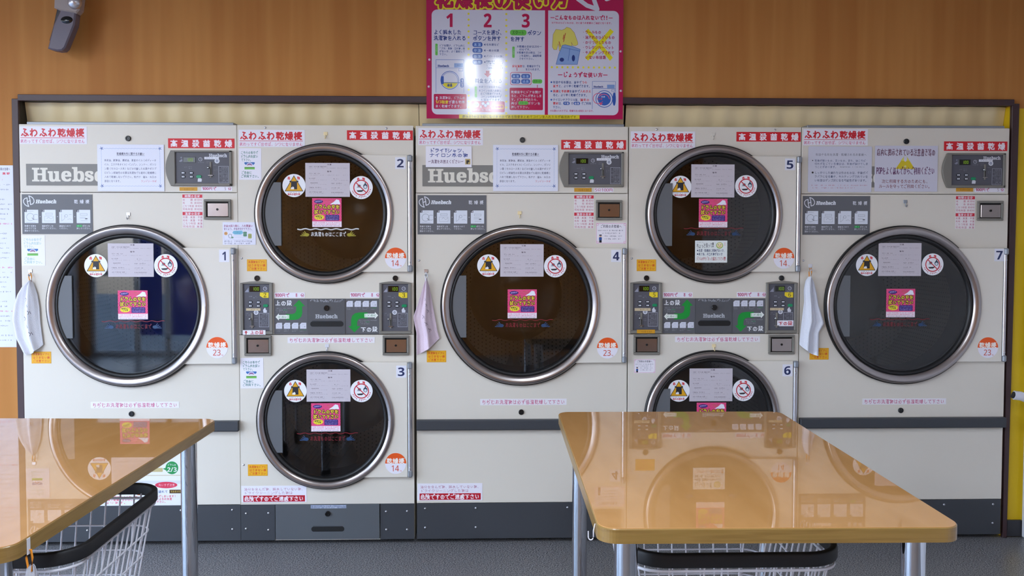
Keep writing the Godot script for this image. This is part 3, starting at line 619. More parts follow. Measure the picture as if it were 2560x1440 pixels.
	sticker(t, "price_label", Rect2(0.8159, 1.6379, 0.1421, 0.0223), 0.0, "price_five"); sticker(t, "strip_label", Rect2(0.7288, 1.6405, 0.0804, 0.0167), 0.0, "orange_strip", "orange strip label")
	sticker(t, "door_caution", Rect2(0.0506, 0.8555, 0.0897, 0.0545), 0.0, "door_caution", "orange door caution label"); sticker(t, "shrink_label", Rect2(0.3038, 0.6428, 0.3977, 0.0284), 0.0, "shrink_note", "narrow white label with pink characters")
	hook(t, Vector2(0.4902, 1.5878), M.galv); hook(t, Vector2(0.0477, 1.2897), M.wire)
	window_stickers(d, Vector2(0.3102, 1.2983), Vector2(0.6205, 1.3011), 0.051, Rect2(0.3644, 1.2471, 0.2018, 0.1537), Rect2(0.4047, 1.0545, 0.1361, 0.1328), Rect2(0.3242, 0.9983, 0.2913, 0.0562), "limit_red")
	rating(d, Vector2(0.8835, 0.9125), 0.0485, "rating_23"); sticker(d, "number_label", Rect2(0.9053, 1.3165, 0.0473, 0.0578), 0.021, "number_7", "white label with the number 7")
	# --- towels on their hooks
	towel("white towel with dark handwritten marks, hung on dryer 1 beside the left wall", [Vector2(0.0457, 1.2308), Vector2(0.0112, 1.2018), Vector2(-0.011, 1.1638), Vector2(-0.0263, 1.113), Vector2(-0.0347, 1.0494), Vector2(-0.0203, 0.9675), Vector2(0.0175, 0.8872)], [Vector2(0.0519, 1.2308), Vector2(0.063, 1.2018), Vector2(0.0747, 1.1619), Vector2(0.0825, 1.1037), Vector2(0.0849, 1.0401), Vector2(0.0909, 0.98), Vector2(0.0963, 0.9362)], 0.004, M.towel, M.loop, Vector2(0.0458, 1.2595), 0.024, 1)
	towel("pale pink towel with dark handwritten marks, hung at the left of dryer 4", [Vector2(1.8349, 1.2373), Vector2(1.8248, 1.208), Vector2(1.8119, 1.1658), Vector2(1.7971, 1.1162), Vector2(1.7768, 1.0592), Vector2(1.793, 0.9763), Vector2(1.7918, 0.8841)], [Vector2(1.8395, 1.2373), Vector2(1.8486, 1.2061), Vector2(1.8585, 1.1565), Vector2(1.8676, 1.105), Vector2(1.8784, 1.0461), Vector2(1.8866, 0.9982), Vector2(1.8966, 0.9613)], 0.004, M.towel_pink, M.wire, Vector2(1.8363, 1.259), 0.024, 2)
	towel("plain white terry towel hung between stacked dryer and dryer 7", [Vector2(3.6071, 1.2459), Vector2(3.5934, 1.2255), Vector2(3.5865, 1.1827), Vector2(3.5891, 1.127), Vector2(3.5808, 1.0525), Vector2(3.5742, 0.9873), Vector2(3.5694, 0.9277)], [Vector2(3.6184, 1.2459), Vector2(3.6319, 1.218), Vector2(3.6448, 1.1641), Vector2(3.655, 1.1083), Vector2(3.6815, 1.0282), Vector2(3.6568, 0.9834), Vector2(3.6565, 0.8751)], 0.004, M.terry, M.loop, Vector2(3.6152, 1.2827), 0.026, 4)
	# --- the board, the notice and the sensor on the wall
	var bt := thing("instruction_board", "large pink and white printed instruction board with steps 1, 2 and 3", "sign", Vector3(2.29, 2.29, -0.0095))
	var r: Rect2 = Rect2(1.8389, 1.9693, 0.9013, 0.6477)
	r.position -= Vector2(2.29, 2.29)
	var st := begin(); prism(st, PackedVector2Array([r.position, Vector2(r.end.x, r.position.y), r.end, Vector2(r.position.x, r.end.y)]), 0.0, 0.005, 0.0, r)
	part(bt, "printed_panel", st, printing("instruction_board"), "glossy printed panel")
	for p in [Vector2(1.8528, 2.2362), Vector2(1.8496, 2.1139), Vector2(2.7286, 2.279), Vector2(2.7306, 2.0992)]:
		st = begin(); lathe(st, Vector3(p.x - 2.29, p.y - 2.29, 0.005), [Vector2(0.0055, 0.0), Vector2(0.005, 0.002), Vector2(0, 0.0035)], 14); part(bt, "fixing_pin", st, M.towel_pink)
	var nt := thing("wall_notice", "tall white printed notice on the wood wall left of dryer 1", "notice", Vector3(-0.12, 1.335, -0.0295))
	sticker(nt, "paper", Rect2(-0.09, -0.415, 0.168, 0.831), 0.0004, "wall_notice")
	var s := thing("wall_sensor", "grey hanging sensor with a dark oval lens high on the wood wall", "sensor", Vector3(0.26, 2.36, -0.03))
	var off := Vector2(0.26, 2.36)
	var px := func(p: Vector2) -> Vector2: return p - off
	st = begin(); prism(st, PackedVector2Array([px.call(Vector2(0.1834, 2.2546)), px.call(Vector2(0.1989, 2.2494)), px.call(Vector2(0.2248, 2.2444)), px.call(Vector2(0.2474, 2.2463)), px.call(Vector2(0.2598, 2.2586)), px.call(Vector2(0.3015, 2.3582)), px.call(Vector2(0.3094, 2.414)), px.call(Vector2(0.2438, 2.4274)), px.call(Vector2(0.2095, 2.3541))].map(func(v): return v)), 0.085, 0.132, 0.006)
	part(s, "sensor_body", st, M.grey_plastic)
	st = begin(); prism(st, PackedVector2Array([px.call(Vector2(0.1699, 2.301)), px.call(Vector2(0.178, 2.2659)), px.call(Vector2(0.2094, 2.2626)), px.call(Vector2(0.2438, 2.4243)), px.call(Vector2(0.2056, 2.438)), px.call(Vector2(0.1885, 2.3643))]), 0.04, 0.086, 0.004)
	part(s, "rear_cover", st, M.grey_dark, "dark rear cover")
	st = begin(); lathe(st, Vector3(), [Vector2(1.0, 0.0), Vector2(0.96, 0.25), Vector2(0.6, 0.55), Vector2(0, 0.7)], 28)
	var ln := part(s, "lens", st, M.lens, "dark oval lens")
	var lp: Vector2 = px.call(Vector2(0.2698, 2.3789))
	ln.position = Vector3(lp.x, lp.y, 0.131); ln.scale = Vector3(0.0265, 0.0165, 0.008); ln.rotation.z = 0.02
	st = begin(); prism(st, PackedVector2Array([px.call(Vector2(0.2161, 2.4306)), px.call(Vector2(0.2436, 2.4187)), px.call(Vector2(0.3128, 2.407)), px.call(Vector2(0.3269, 2.4228)), px.call(Vector2(0.3407, 2.5185)), px.call(Vector2(0.2213, 2.5244))]), 0.092, 0.137, 0.006)
	part(s, "bracket", st, M.grey_light, "pale bracket")
	st = begin(); lathe(st, Vector3(), [Vector2(0.030, 0.0), Vector2(0.029, 0.010), Vector2(0.022, 0.021), Vector2(0.011, 0.027), Vector2(0, 0.029)], 28)
	var kn := part(s, "pivot_cap", st, M.satin, "silver round pivot cap")
	var kp: Vector2 = px.call(Vector2(0.3087, 2.4524)); kn.position = Vector3(kp.x, kp.y, 0.136)
	st = begin(); bar(st, Vector3(-0.02, 0.10, 0.0), Vector3(0.03, 0.15, 0.1), 0.004); part(s, "wall_mount", st, M.grey_light)
	# --- tables and carts
	var t1 := table("glossy wood-topped table with chrome legs in the left corner, towel on its edge", Vector3(0.822, 0, 1.767), -2.0, 0.759, 1.229)
	var t2 := table("glossy wood-topped table with chrome legs, whole top in view at the right", Vector3(2.731, 0, 1.696), -0.7, 0.767, 1.229)
	st = begin()
	var q := [Vector3(-0.3845, 0.822, 0.557), Vector3(-0.388, 0.807, 0.557)]
	for i in 7: q.append(Vector3(-0.3935, 0.794, 0.557) + Vector3(cos(i * PI / 6) * 0.0055, -sin(i * PI / 6) * 0.007, 0))
	q.append(Vector3(-0.399, 0.806, 0.557))
	tube(st, q, 0.0014, 8)
	part(t2, "edge_hook", st, M.wire, "white hook on the table edge")
	st = begin(); bar(st, Vector3(0.3798, 0.795, 0.542), Vector3(0.3815, 0.828, 0.554), 0.0004)
	part(t1, "tape_strip", st, M.white_wall, "pale tape strip on the table edge")
	towel("white towel hanging by an orange loop from the left table's edge", [Vector2(1.1822, 0.7722), Vector2(1.1756, 0.7656), Vector2(1.1715, 0.7474), Vector2(1.1698, 0.7062), Vector2(1.1682, 0.6484), Vector2(1.1649, 0.5824), Vector2(1.1632, 0.5247)], [Vector2(1.1896, 0.7722), Vector2(1.1937, 0.7656), Vector2(1.1962, 0.7474), Vector2(1.1979, 0.7062), Vector2(1.2028, 0.6484), Vector2(1.2078, 0.5824), Vector2(1.2111, 0.5247)], 2.3138, M.terry, M.loop, Vector2(1.1830, 0.8035), 0.017, 3, "")
	cart("white wire laundry cart with black rim under the left table", Vector3(0.947, 0, 1.858), 0.495, 0.586)
	cart("white wire laundry cart with black rim under the right table", Vector3(2.674, 0, 1.893), 0.495, 0.586)
# ---------------------------------------------------------------- what is printed on stickers, notices and plates
const RED := Color(0.82, 0.10, 0.17)
const PINKISH := Color(0.80, 0.26, 0.46)
const NAVY := Color(0.12, 0.17, 0.36)
const PAPER := Color(0.93, 0.92, 0.96)
const PLATE := Color(0.385, 0.39, 0.41)
const INK := Color(0.13, 0.13, 0.16)
var printed := {}
func sheet(w: float, h: float, res: float, c: Color) -> Sheet: return Sheet.new(self, 0, 0, w, h, res, c)
func printing(called: String) -> StandardMaterial3D:
	if printed.has(called): return printed[called]
	var s: Sheet
	var cut := false
	var rough := 0.45
	match called:
		"soft_banner":
			s = sheet(162, 43, 4, PAPER)
			s.fit("ふわふわ乾燥機", 2, 157, 4.5, 25.5, RED, 0.15)
			s.rect(2, 27.2, 157, 28.4, RED)
			s.fit("終わってすぐ出せば、シワになりません", 2, 157, 31, 41, PINKISH, 0.085)
		"hot_banner":
			s = sheet(162, 24, 4, Color(0.84, 0.08, 0.14))
			for i in 6: s.fit("高温殺菌乾燥"[i], 5 + i * 26.6, 24.5 + i * 26.6, 3, 21.5, Color(0.97, 0.94, 0.97), 0.15)
		"price_five":
			s = sheet(76, 14, 4, PAPER)
			s.fit("100円で", 2, 38, 2, 12, PINKISH.darkened(0.1), 0.12); s.fit("5", 58, 64, 2, 12, Color(0.5, 0.3, 0.4), 0.09); s.fit("分", 66, 75, 2, 12, PINKISH.darkened(0.1), 0.12)
		"price_five_swapped":
			s = sheet(46, 11, 5, PAPER)
			s.fit("5分100円", 1, 45, 1, 10, PINKISH.darkened(0.05), 0.09)
		"price_eight":
			s = sheet(76, 13, 4, PAPER)
			s.fit("100円で", 1, 38, 1.5, 11.5, PINKISH.darkened(0.1), 0.12); s.fit("8", 53, 61, 1.5, 11.5, PINKISH.darkened(0.1), 0.13); s.fit("分", 65, 75, 1.5, 11.5, PINKISH.darkened(0.1), 0.12)
		"orange_strip":
			s = sheet(44, 9, 4, Color(0.83, 0.60, 0.12))
			s.smudge(10, 36, 2.5, 4.5, Color(0.62, 0.40, 0.08), 0.8, 3)
		"beige_strip":
			s = sheet(36, 6, 4, Color(0.80, 0.73, 0.60))
			s.smudge(8, 28, 1.2, 3.6, Color(0.5, 0.42, 0.3), 0.8, 4)
		"pale_strip":
			s = sheet(88, 9, 4, Color(0.56, 0.60, 0.70))
			for i in 3: s.smudge(2 + i, 86 - i * 2, 1.0 + i * 2.4, 3.2, [Color(0.86, 0.88, 0.93), Color(0.35, 0.38, 0.46), Color(0.92, 0.93, 0.96)][i], 0.75, 5 + i)
		"time_guide":
			s = sheet(50, 83, 5, PAPER.lerp(Color(0.93, 0.9, 0.88), 0.6))
			var rows := [["時間の目安", "衣　　類 約30分", "毛　　布 約40分", "こたつ布団 約40分", "羽毛布団 約40分"], ["温度の目安", "衣類・高温・中温", "毛布・高温・中温", "こたつ布団 高温", "羽毛布団 高温"]]
			for b in 2:
				s.rect(0.5, b * 43 + 0.5, 49, b * 43 + 8.5, Color(0.83, 0.16, 0.24))
				s.fit(rows[b][0], 6, 44, b * 43 + 1.2, b * 43 + 7.8, PAPER, 0.13)
				for i in 4: s.fit(rows[b][i + 1], 1, 49, b * 43 + 10.5 + i * 7.7, b * 43 + 16.3 + i * 7.7, Color(0.75, 0.42, 0.5), 0.09)
		"wipe_note", "wipe_note_faded":
			s = sheet(57, 79, 4, PAPER)
			var g := Color(0.16, 0.42, 0.36) if called == "wipe_note" else Color(0.60, 0.74, 0.72)
			s.fit("こちらの布巾で", 5, 49, 7, 15, g, 0.11); s.fit("ドラム内を拭い", 5, 49, 16.5, 24.5, g, 0.11); s.fit("て下さい。", 6, 34, 25, 33, g, 0.11)
			s.fit("ご自由に", 6, 33, 57, 65, g, 0.11); s.fit("ご利用下さい。", 5, 54, 66, 74, g, 0.11)
			s.poly([Vector2(14, 35), Vector2(40, 35), Vector2(40, 39), Vector2(36, 42), Vector2(18, 42), Vector2(14, 39)], Color(0.20, 0.42, 0.70))
			s.arc(27, 45, 8, PI * 1.15, PI * 1.85, 2.2, Color(0.85, 0.82, 0.9)); s.arc(27, 45.5, 5.5, PI * 1.15, PI * 1.85, 1.5, Color(0.75, 0.3, 0.4)); s.arc(27, 46, 3, PI * 1.1, PI * 1.9, 1.5, Color(0.9, 0.9, 0.95))
			s.rect(14, 47, 40, 49.5, Color(0.35, 0.6, 0.25)); s.rect(14, 49.5, 40, 53, Color(0.45, 0.76, 0.32))
		"door_caution":
			s = sheet(49, 29, 5, Color(0.93, 0.70, 0.10))
			s.frame(0.6, 0.6, 48.4, 28.4, 0.5, Color(0.8, 0.45, 0.1))
			s.fit("洗濯物をドアに", 3, 46, 3, 9.5, Color(0.84, 0.33, 0.08), 0.12); s.fit("はさまない様", 3, 46, 11.2, 17.8, Color(0.84, 0.33, 0.08), 0.12); s.fit("ご注意下さい", 3, 46, 19.6, 26, Color(0.84, 0.33, 0.08), 0.12)
		"shrink_note":
			s = sheet(216, 15, 4, PAPER.lerp(Color(0.92, 0.89, 0.86), 0.3))
			s.fit("ちぢむお洗濯物は必ず低温乾燥して下さい", 4, 212, 1.8, 13.4, Color(0.76, 0.30, 0.46), 0.08)
		"oil_note":
			s = sheet(162, 42, 4, PAPER)
			s.fit("油分を含んだ物、脱水していない物、", 7, 158, 4.5, 12.5, Color(0.68, 0.40, 0.52), 0.075); s.fit("ドライクリーニングした物は", 7, 128, 14, 22, Color(0.68, 0.40, 0.52), 0.075)
			s.rect(5, 24.5, 158, 40.5, Color(0.74, 0.08, 0.17))
			s.fit("危険ですのでご遠慮下さい", 7, 155, 26, 39.3, Color(0.97, 0.93, 0.95), 0.15)
		"rating_23", "rating_14":
			s = sheet(52, 52, 5, PAPER)
			s.poly(half_disc(26, 26, 26, true), Color(0.93, 0.35, 0.08))
			s.fit("乾燥機", 3.5, 48.5, 12.5, 26.5, Color(0.98, 0.93, 0.9), 0.15)
			s.latin(called.right(2), 16, 45.5, 14.5, Color(0.80, 0.26, 0.12), "plain", 18, 0.4)
			s.latin("kg", 36.5, 45.5, 3.2, Color(0.80, 0.4, 0.3), "plain")
		"fire_disc":
			s = sheet(56, 56, 5, Color(0.95, 0.95, 0.97))
			s.fit("危", 12.5, 19.5, 6, 13.5, RED, 0.16); s.fit("険", 36, 43, 6, 13.5, RED, 0.16)
			s.poly([Vector2(28, 3), Vector2(50.5, 41.8), Vector2(5.5, 41.8)], INK); s.poly([Vector2(28, 5.6), Vector2(48.3, 40.6), Vector2(7.7, 40.6)], Color(0.90, 0.66, 0.08))
			s.poly([Vector2(18, 15.5), Vector2(23, 17.5), Vector2(33, 17.5), Vector2(38, 15.5), Vector2(39, 19.5), Vector2(35.5, 20), Vector2(35.5, 37), Vector2(19.5, 37), Vector2(21, 30), Vector2(21, 20), Vector2(17, 19.5)], INK)
			s.poly([Vector2(20, 37), Vector2(21, 30), Vector2(24, 33), Vector2(25, 29), Vector2(28.5, 33.5), Vector2(28, 37)], Color(0.95, 0.95, 0.97))
			s.poly([Vector2(19, 36), Vector2(22.5, 23), Vector2(29, 33), Vector2(27, 31.5), Vector2(23.5, 29)], INK)
			s.smudge(14, 42, 43.3, 2.0, Color(0.4, 0.25, 0.3), 0.8, 8); s.fit("発火の恐れ有", 12.5, 43, 46, 51.5, RED.darkened(0.1), 0.15)
		"oil_disc":
			s = sheet(56, 56, 5, Color(0.95, 0.95, 0.97))
			s.fit("危", 18, 24.5, 3.5, 10.5, RED, 0.16); s.fit("険", 31, 37.5, 3.5, 10.5, RED, 0.16)
			s.disc(28, 28, 19, Color(0.78, 0.1, 0.18)); s.disc(28, 28, 16.6, Color(0.95, 0.95, 0.97))
			s.ellipse(23, 23.5, 4, 2.6, Color(0.25, 0.38, 0.42)); s.line(Vector2(18, 27), Vector2(27, 27), 1.2, INK)
			s.poly([Vector2(16.5, 35), Vector2(31, 34), Vector2(35, 33), Vector2(33, 36), Vector2(29, 38.5), Vector2(20, 38.5)], INK)
			s.ellipse(38, 25, 5, 6.2, Color(0.13, 0.2, 0.3)); s.ellipse(38, 26.5, 3.4, 3.6, Color(0.85, 0.88, 0.92)); s.rect(36.6, 15.5, 39.4, 19.5, Color(0.13, 0.2, 0.3))
			s.line(Vector2(16, 16.5), Vector2(40, 40), 2.2, Color(0.78, 0.1, 0.18))
			for i in 15:
				var a := 0.22 + i * 0.193
				if i % 5 != 4: s.disc(28 + cos(a) * 22.3, 28 + sin(a) * 22.3, 1.15, RED.darkened(0.1))
			for i in 9:
				var a := 0.55 + i * 0.255
				if i % 4 != 3: s.disc(28 + cos(a) * 25.2, 28 + sin(a) * 25.2, 0.7, Color(0.4, 0.3, 0.4))
		"guide_paper":
			s = sheet(109, 82, 4, Color(0.80, 0.77, 0.80))
			var ink := Color(0.36, 0.31, 0.35)
			s.fit("注意", 53, 65, 2, 5.5, ink, 0.12); s.smudge(9, 55, 7.5, 3, ink, 0.7, 2); s.smudge(9, 104, 11.5, 2, Color(0.6, 0.55, 0.6), 0.6, 3)
			s.fit("警告", 53, 65, 18.5, 22, ink, 0.12); s.smudge(9, 40, 24, 3, ink, 0.7, 4); s.smudge(9, 104, 28.5, 2, Color(0.6, 0.55, 0.6), 0.6, 5)
			for i in 4:
				s.smudge(9, 24 + (i * 7) % 22, 36 + i * 11, 3, ink, 0.85, 10 + i); s.smudge(9, 52, 40.3 + i * 11, 1.8, Color(0.62, 0.57, 0.62), 0.65, 20 + i)
				s.smudge(63, 82 + (i * 9) % 17, 37 + i * 11, 3, ink, 0.85, 30 + i); s.smudge(63, 103, 41.3 + i * 11, 1.8, Color(0.62, 0.57, 0.62), 0.65, 40 + i)
		"drum_sticker":
			s = sheet(73, 72, 6, Color(0.90, 0.20, 0.46))
			for i in 21:
				for j in 17: s.disc(1.5 + i * 3.5 + (1.75 if j % 2 else 0.0), 1.5 + j * 3.5, 0.75, Color(0.96, 0.62, 0.78))
			s.ellipse(16, 8.5, 11, 4.6, Color(0.22, 0.12, 0.46)); s.fit("使用後は", 8, 24, 6.5, 10.5, Color(0.75, 0.7, 0.9), 0.12, -0.12)
			s.smudge(30, 52, 4.5, 2.6, Color(0.74, 0.52, 0.25), 0.9, 6); s.smudge(30, 52, 8.5, 3.2, Color(0.74, 0.52, 0.25), 0.9, 7)
			s.poly([Vector2(60, 3), Vector2(67, 4.5), Vector2(70, 15), Vector2(44, 15.5), Vector2(54, 9)], Color(0.95, 0.95, 1.0))
			for w in [0.36, 0.13]:
				var c := Color(0.20, 0.10, 0.14) if w > 0.2 else Color(0.97, 0.87, 0.22)
				s.fit("ドラムの中を", 5, 69, 15.8, 27, c, w); s.fit("拭いて下さい", 5, 69, 28.4, 39.6, c, w)
			var star := []
			for i in 24: star.append(Vector2(17.5, 47.5) + Vector2.from_angle(i * TAU / 24) * (1.0 if i % 2 else 0.82) * Vector2(13.6, 7.6))
			s.poly(star, Color(0.95, 0.88, 0.2)); s.fit("静電気に", 8.5, 26, 43.5, 47.3, INK, 0.12, -0.1); s.fit("ご注意", 11, 25, 47.8, 51.6, INK, 0.12, -0.1)
			s.rrect(33, 41.5, 67, 56, 2, Color(0.20, 0.10, 0.46))
			for i in 3: s.fit(["ドラム内にガムや", "ボールペンのインク", "がある時があります"][i], 35, 65, 43 + i * 4.3, 46.3 + i * 4.3, Color(0.72, 0.66, 0.9), 0.11)
			s.rect(0, 58, 73, 72, Color(0.95, 0.88, 0.93))
			s.smudge(3, 70, 59.5, 2.8, Color(0.85, 0.35, 0.5), 0.75, 11); s.smudge(3, 70, 63.6, 2.8, Color(0.85, 0.35, 0.5), 0.8, 12); s.smudge(5, 68, 68.2, 2.0, Color(0.3, 0.3, 0.4), 0.85, 13)
		"limit_white", "limit_red":
			var bright := called == "limit_white"
			s = sheet(160, 30, 3.5, Color(0.5, 0.1, 0.15, 0.0) if not bright else Color(0.8, 0.8, 0.8, 0.0))
			var c := Color(0.80, 0.81, 0.82) if bright else Color(0.50, 0.09, 0.15)
			var wave := []
			for i in 61: wave.append(Vector2(3 + i * 2.57, 5 + sin(i * 0.62) * 1.3))
			s.path(wave, 3.0 if bright else 1.6, c)
			s.fit("お洗濯ものはここまで", 36, 126, 11.5, 23.5, c, 0.14 if bright else 0.11)
			for m in [1.0, -1.0]:
				var hc := Color(0.62, 0.58, 0.10) if bright else Color(0.12, 0.26, 0.42)
				for f in 4: s.line(Vector2(80 + m * 53, 20 + f * 0.5), Vector2(80 + m * (60 + f * 3.2), 10.5 + f * 3.6), 2.0, hc)
				s.ellipse(80 + m * 54, 19, 6, 4.2, hc)
			cut = true
		"wait_note":
			s = sheet(80, 55, 5, Color(0.92, 0.94, 0.93))
			s.fit("ちょっと待って!", 4, 46, 6.5, 20, INK, 0.13, -0.07); s.smudge(4, 20, 3, 2, Color(0.3, 0.3, 0.35), 0.9, 3)
			s.ellipse(61, 12, 8.5, 7.8, Color(0.55, 0.68, 0.2)); s.ellipse(61, 11.5, 7, 6.3, Color(0.94, 0.90, 0.72)); s.disc(58, 10, 0.9, INK); s.disc(64, 10, 0.9, INK); s.arc(61, 12, 2.6, 0.3, PI - 0.3, 0.9, Color(0.8, 0.3, 0.2))
			for i in 3: s.rect(73, 5 + i * 3, 75, 6.2 + i * 3, Color(0.85, 0.45, 0.5))
			s.fit("●洗濯・乾燥前に異物がないか、", 4, 76, 21, 28.5, Color(0.15, 0.2, 0.36), 0.12); s.fit("●終了後、お忘れ物がないか", 4, 69, 30, 37.5, Color(0.15, 0.2, 0.36), 0.12)
			s.fit("ドラムの中をぐるっと確認して下さい!!", 4, 76, 40, 50, Color(0.62, 0.10, 0.16), 0.12)
		"coin_note":
			s = sheet(82, 57, 5, Color(0.90, 0.90, 0.96))
			s.fit("お金の投入時に、入れ間違い", 3, 75, 6, 12.5, Color(0.55, 0.12, 0.34), 0.11); s.fit("ないよう、お気を付けて下さい。", 3, 76, 13.2, 20, Color(0.4, 0.12, 0.4), 0.11)
			s.frame(3, 21.5, 76, 44, 0.4, Color(0.7, 0.72, 0.8))
			s.disc(8, 28.5, 4.3, Color(0.87, 0.66, 0.42)); s.disc(8, 28, 1.6, Color(0.75, 0.5, 0.3))
			s.path([Vector2(14, 33), Vector2(17, 30), Vector2(22, 31), Vector2(22, 40), Vector2(16, 39), Vector2(14, 33)], 0.8, Color(0.3, 0.35, 0.35)); s.ellipse(24, 38.5, 3, 2.2, Color(0.45, 0.6, 0.5))
			s.poly([Vector2(27, 22), Vector2(48, 21), Vector2(51, 27), Vector2(46, 31), Vector2(29, 31), Vector2(24, 27)], Color(0.48, 0.74, 0.84)); s.smudge(29, 46, 23.5, 2.4, Color(0.15, 0.42, 0.55), 0.9, 4); s.smudge(30, 44, 27, 2.4, Color(0.15, 0.42, 0.55), 0.9, 5)
			s.rrect(51, 24, 60, 36, 2, Color(0.36, 0.56, 0.46)); s.rrect(63, 29, 72, 41, 2, Color(0.66, 0.68, 0.40)); s.smudge(52, 59, 28, 2.5, Color(0.8, 0.88, 0.8), 0.9, 6); s.smudge(64, 71, 34, 2.5, Color(0.3, 0.35, 0.25), 0.9, 7)
			s.line(Vector2(28, 34), Vector2(50, 34), 0.5, Color(0.7, 0.75, 0.8)); s.line(Vector2(28, 38), Vector2(60, 38), 0.5, Color(0.7, 0.75, 0.8))
			s.smudge(4, 73, 46, 4, Color(0.28, 0.28, 0.42), 0.88, 8); s.smudge(4, 69, 51.3, 4, Color(0.28, 0.28, 0.42), 0.88, 9)
		"customer_note":
			s = sheet(75, 52, 5, Color(0.94, 0.92, 0.95))
			s.frame(0.8, 1.5, 74, 51, 0.6, Color(0.86, 0.36, 0.55))
			for q in [[1, 2], [69, 2], [1, 46], [69, 46]]: s.frame(q[0], q[1], q[0] + 5, q[1] + 4.6, 0.5, Color(0.86, 0.36, 0.55))
			s.fit("ご利用のお客様へ", 11, 64, 4.5, 13, Color(0.22, 0.2, 0.28), 0.1)
			for i in 4: s.smudge(5 if i < 2 else 20, 68 - i * 2, 17.5 + i * 7, 3.4, Color(0.32, 0.32, 0.4), 0.82, 4 + i)
			s.disc(11, 33, 3, Color(0.85, 0.70, 0.6)); s.rect(8, 29.5, 14, 32.3, Color(0.12, 0.16, 0.3)); s.rrect(7.5, 36, 14.5, 43.5, 1.4, Color(0.15, 0.32, 0.62)); s.rect(8, 43.5, 14, 49.5, Color(0.1, 0.1, 0.14))
		"request_note":
			s = sheet(165, 117, 4, Color(0.91, 0.92, 0.98))
			for q in [[8, 10], [152, 10], [8, 104], [152, 104]]:
				for a in 5: s.line(Vector2(q[0] + 3, q[1]), Vector2(q[0] + 3, q[1]) + Vector2.from_angle(a * TAU / 5 + 0.5) * 4, 1.3, Color(0.25, 0.36, 0.62))
			for i in 34:
				s.line(Vector2(17 + i * 3.9, 10 + i % 2), Vector2(19.5 + i * 3.9, 10.5 - i % 2), 0.7, Color(0.55, 0.64, 0.82)); s.line(Vector2(17 + i * 3.9, 104 + i % 2), Vector2(19.5 + i * 3.9, 104.5 - i % 2), 0.7, Color(0.55, 0.64, 0.82))
			for i in 21:
				for x in [10.0, 155.0]: s.line(Vector2(x, 17 + i * 4), Vector2(x, 19 + i * 4), 0.7, Color(0.55, 0.64, 0.82))
			s.fit("乾燥機内外に関するお願い", 48, 117, 19.5, 27, Color(0.2, 0.2, 0.3), 0.11); s.line(Vector2(48, 28), Vector2(117, 28), 0.6, Color(0.3, 0.3, 0.4))
			var body := ["食用油、動物油、機械油、美容オイル（ボディーオ", "イル、エステ系オイル）ベンジン、シンナー、ガソリ", "ン類（セルロース系）などの付着した衣類やポリプ", "ロピレン繊維性の衣類は洗濯後でも絶対に乾燥機に", "入れて乾燥しないで下さい。色やけ・縮み・火災の", "原因になります。"]
			for i in 6: s.fit(body[i], 17, 146 if i < 5 else 60, 36.5 + i * 10.4, 42.8 + i * 10.4, Color(0.30, 0.30, 0.42), 0.085)
			s.fit("ランドリーサポ", 107, 146, 89, 95, Color(0.78, 0.36, 0.44), 0.085)
		"dry_shirt_note":
			s = sheet(115, 53, 4, Color(0.95, 0.94, 0.98))
			s.fit("ドライTシャツ、", 10, 104, 5.5, 16.5, Color(0.17, 0.26, 0.56), 0.13); s.fit("ナイロン系の物", 9, 107, 17.5, 28, Color(0.17, 0.26, 0.56), 0.13)
			s.fit("〜洗濯をお控えください〜", 6, 95, 34, 44, Color(0.34, 0.18, 0.32), 0.11)
			s.rect(99, 32, 112, 46, Color(0.74, 0.64, 0.40)); s.poly([Vector2(102, 36), Vector2(108, 35), Vector2(110, 39), Vector2(106, 41), Vector2(106, 45), Vector2(102, 44)], INK)
		"quilt_note":
			s = sheet(159, 116, 4, Color(0.83, 0.83, 0.89))
			s.fit("布団や毛布を洗濯・乾燥されるお客様へ", 18, 146, 17.5, 24.5, Color(0.42, 0.42, 0.5), 0.075)
			var q := ["布地が弱いもの、古いもの、また、ほころび・", "切れが生じている場合は、布地が裂けてしま", "うことがあります。"]
			for i in 3: s.fit(q[i], 16, 150 if i < 2 else 74, 33 + i * 8, 39.5 + i * 8, Color(0.30, 0.34, 0.5), 0.085)
			s.smudge(80, 140, 51, 2.5, Color(0.3, 0.32, 0.42), 0.85, 3)
			q = ["しっかりした織わた以外のものは、中綿がバ", "ラバラになる事や、キルティングされていな", "い布団はダンゴ状になる可能性があります。"]
			for i in 3: s.fit(q[i], 16, 150, 63.5 + i * 9.6, 70.5 + i * 9.6, Color(0.22, 0.26, 0.4), 0.085)
			s.disc(11, 36, 1.3, INK); s.disc(11.5, 66.5, 2.4, INK)
			s.smudge(9, 148, 97, 3.2, Color(0.74, 0.46, 0.55), 0.7, 5); s.smudge(11, 118, 103.5, 3.2, Color(0.74, 0.46, 0.55), 0.7, 6)
		"rules_note":
			s = sheet(157, 115, 4, Color(0.83, 0.82, 0.88))
			s.poly([Vector2(76, 22), Vector2(100, 58), Vector2(52, 58)], Color(0.85, 0.76, 0.10)); s.poly([Vector2(76, 22), Vector2(86, 38), Vector2(64, 38)], Color(0.88, 0.84, 0.36)); s.ellipse(76, 32, 4, 8, Color(0.83, 0.82, 0.88)); s.disc(76, 52, 3, Color(0.86, 0.82, 0.55))
			s.fit("店内に掲示されている注意書き等の", 5, 151, 6.5, 26, Color(0.36, 0.14, 0.26), 0.14); s.fit("POPをよく読んでからご利用ください", 4, 150, 53, 73, Color(0.36, 0.14, 0.34), 0.14)
			s.fit("次に利用する方のためにも、", 18, 138, 84, 94.5, Color(0.52, 0.30, 0.34), 0.1); s.fit("ルールを守ってご利用ください。", 11, 143, 96.5, 107, Color(0.52, 0.30, 0.34), 0.1)
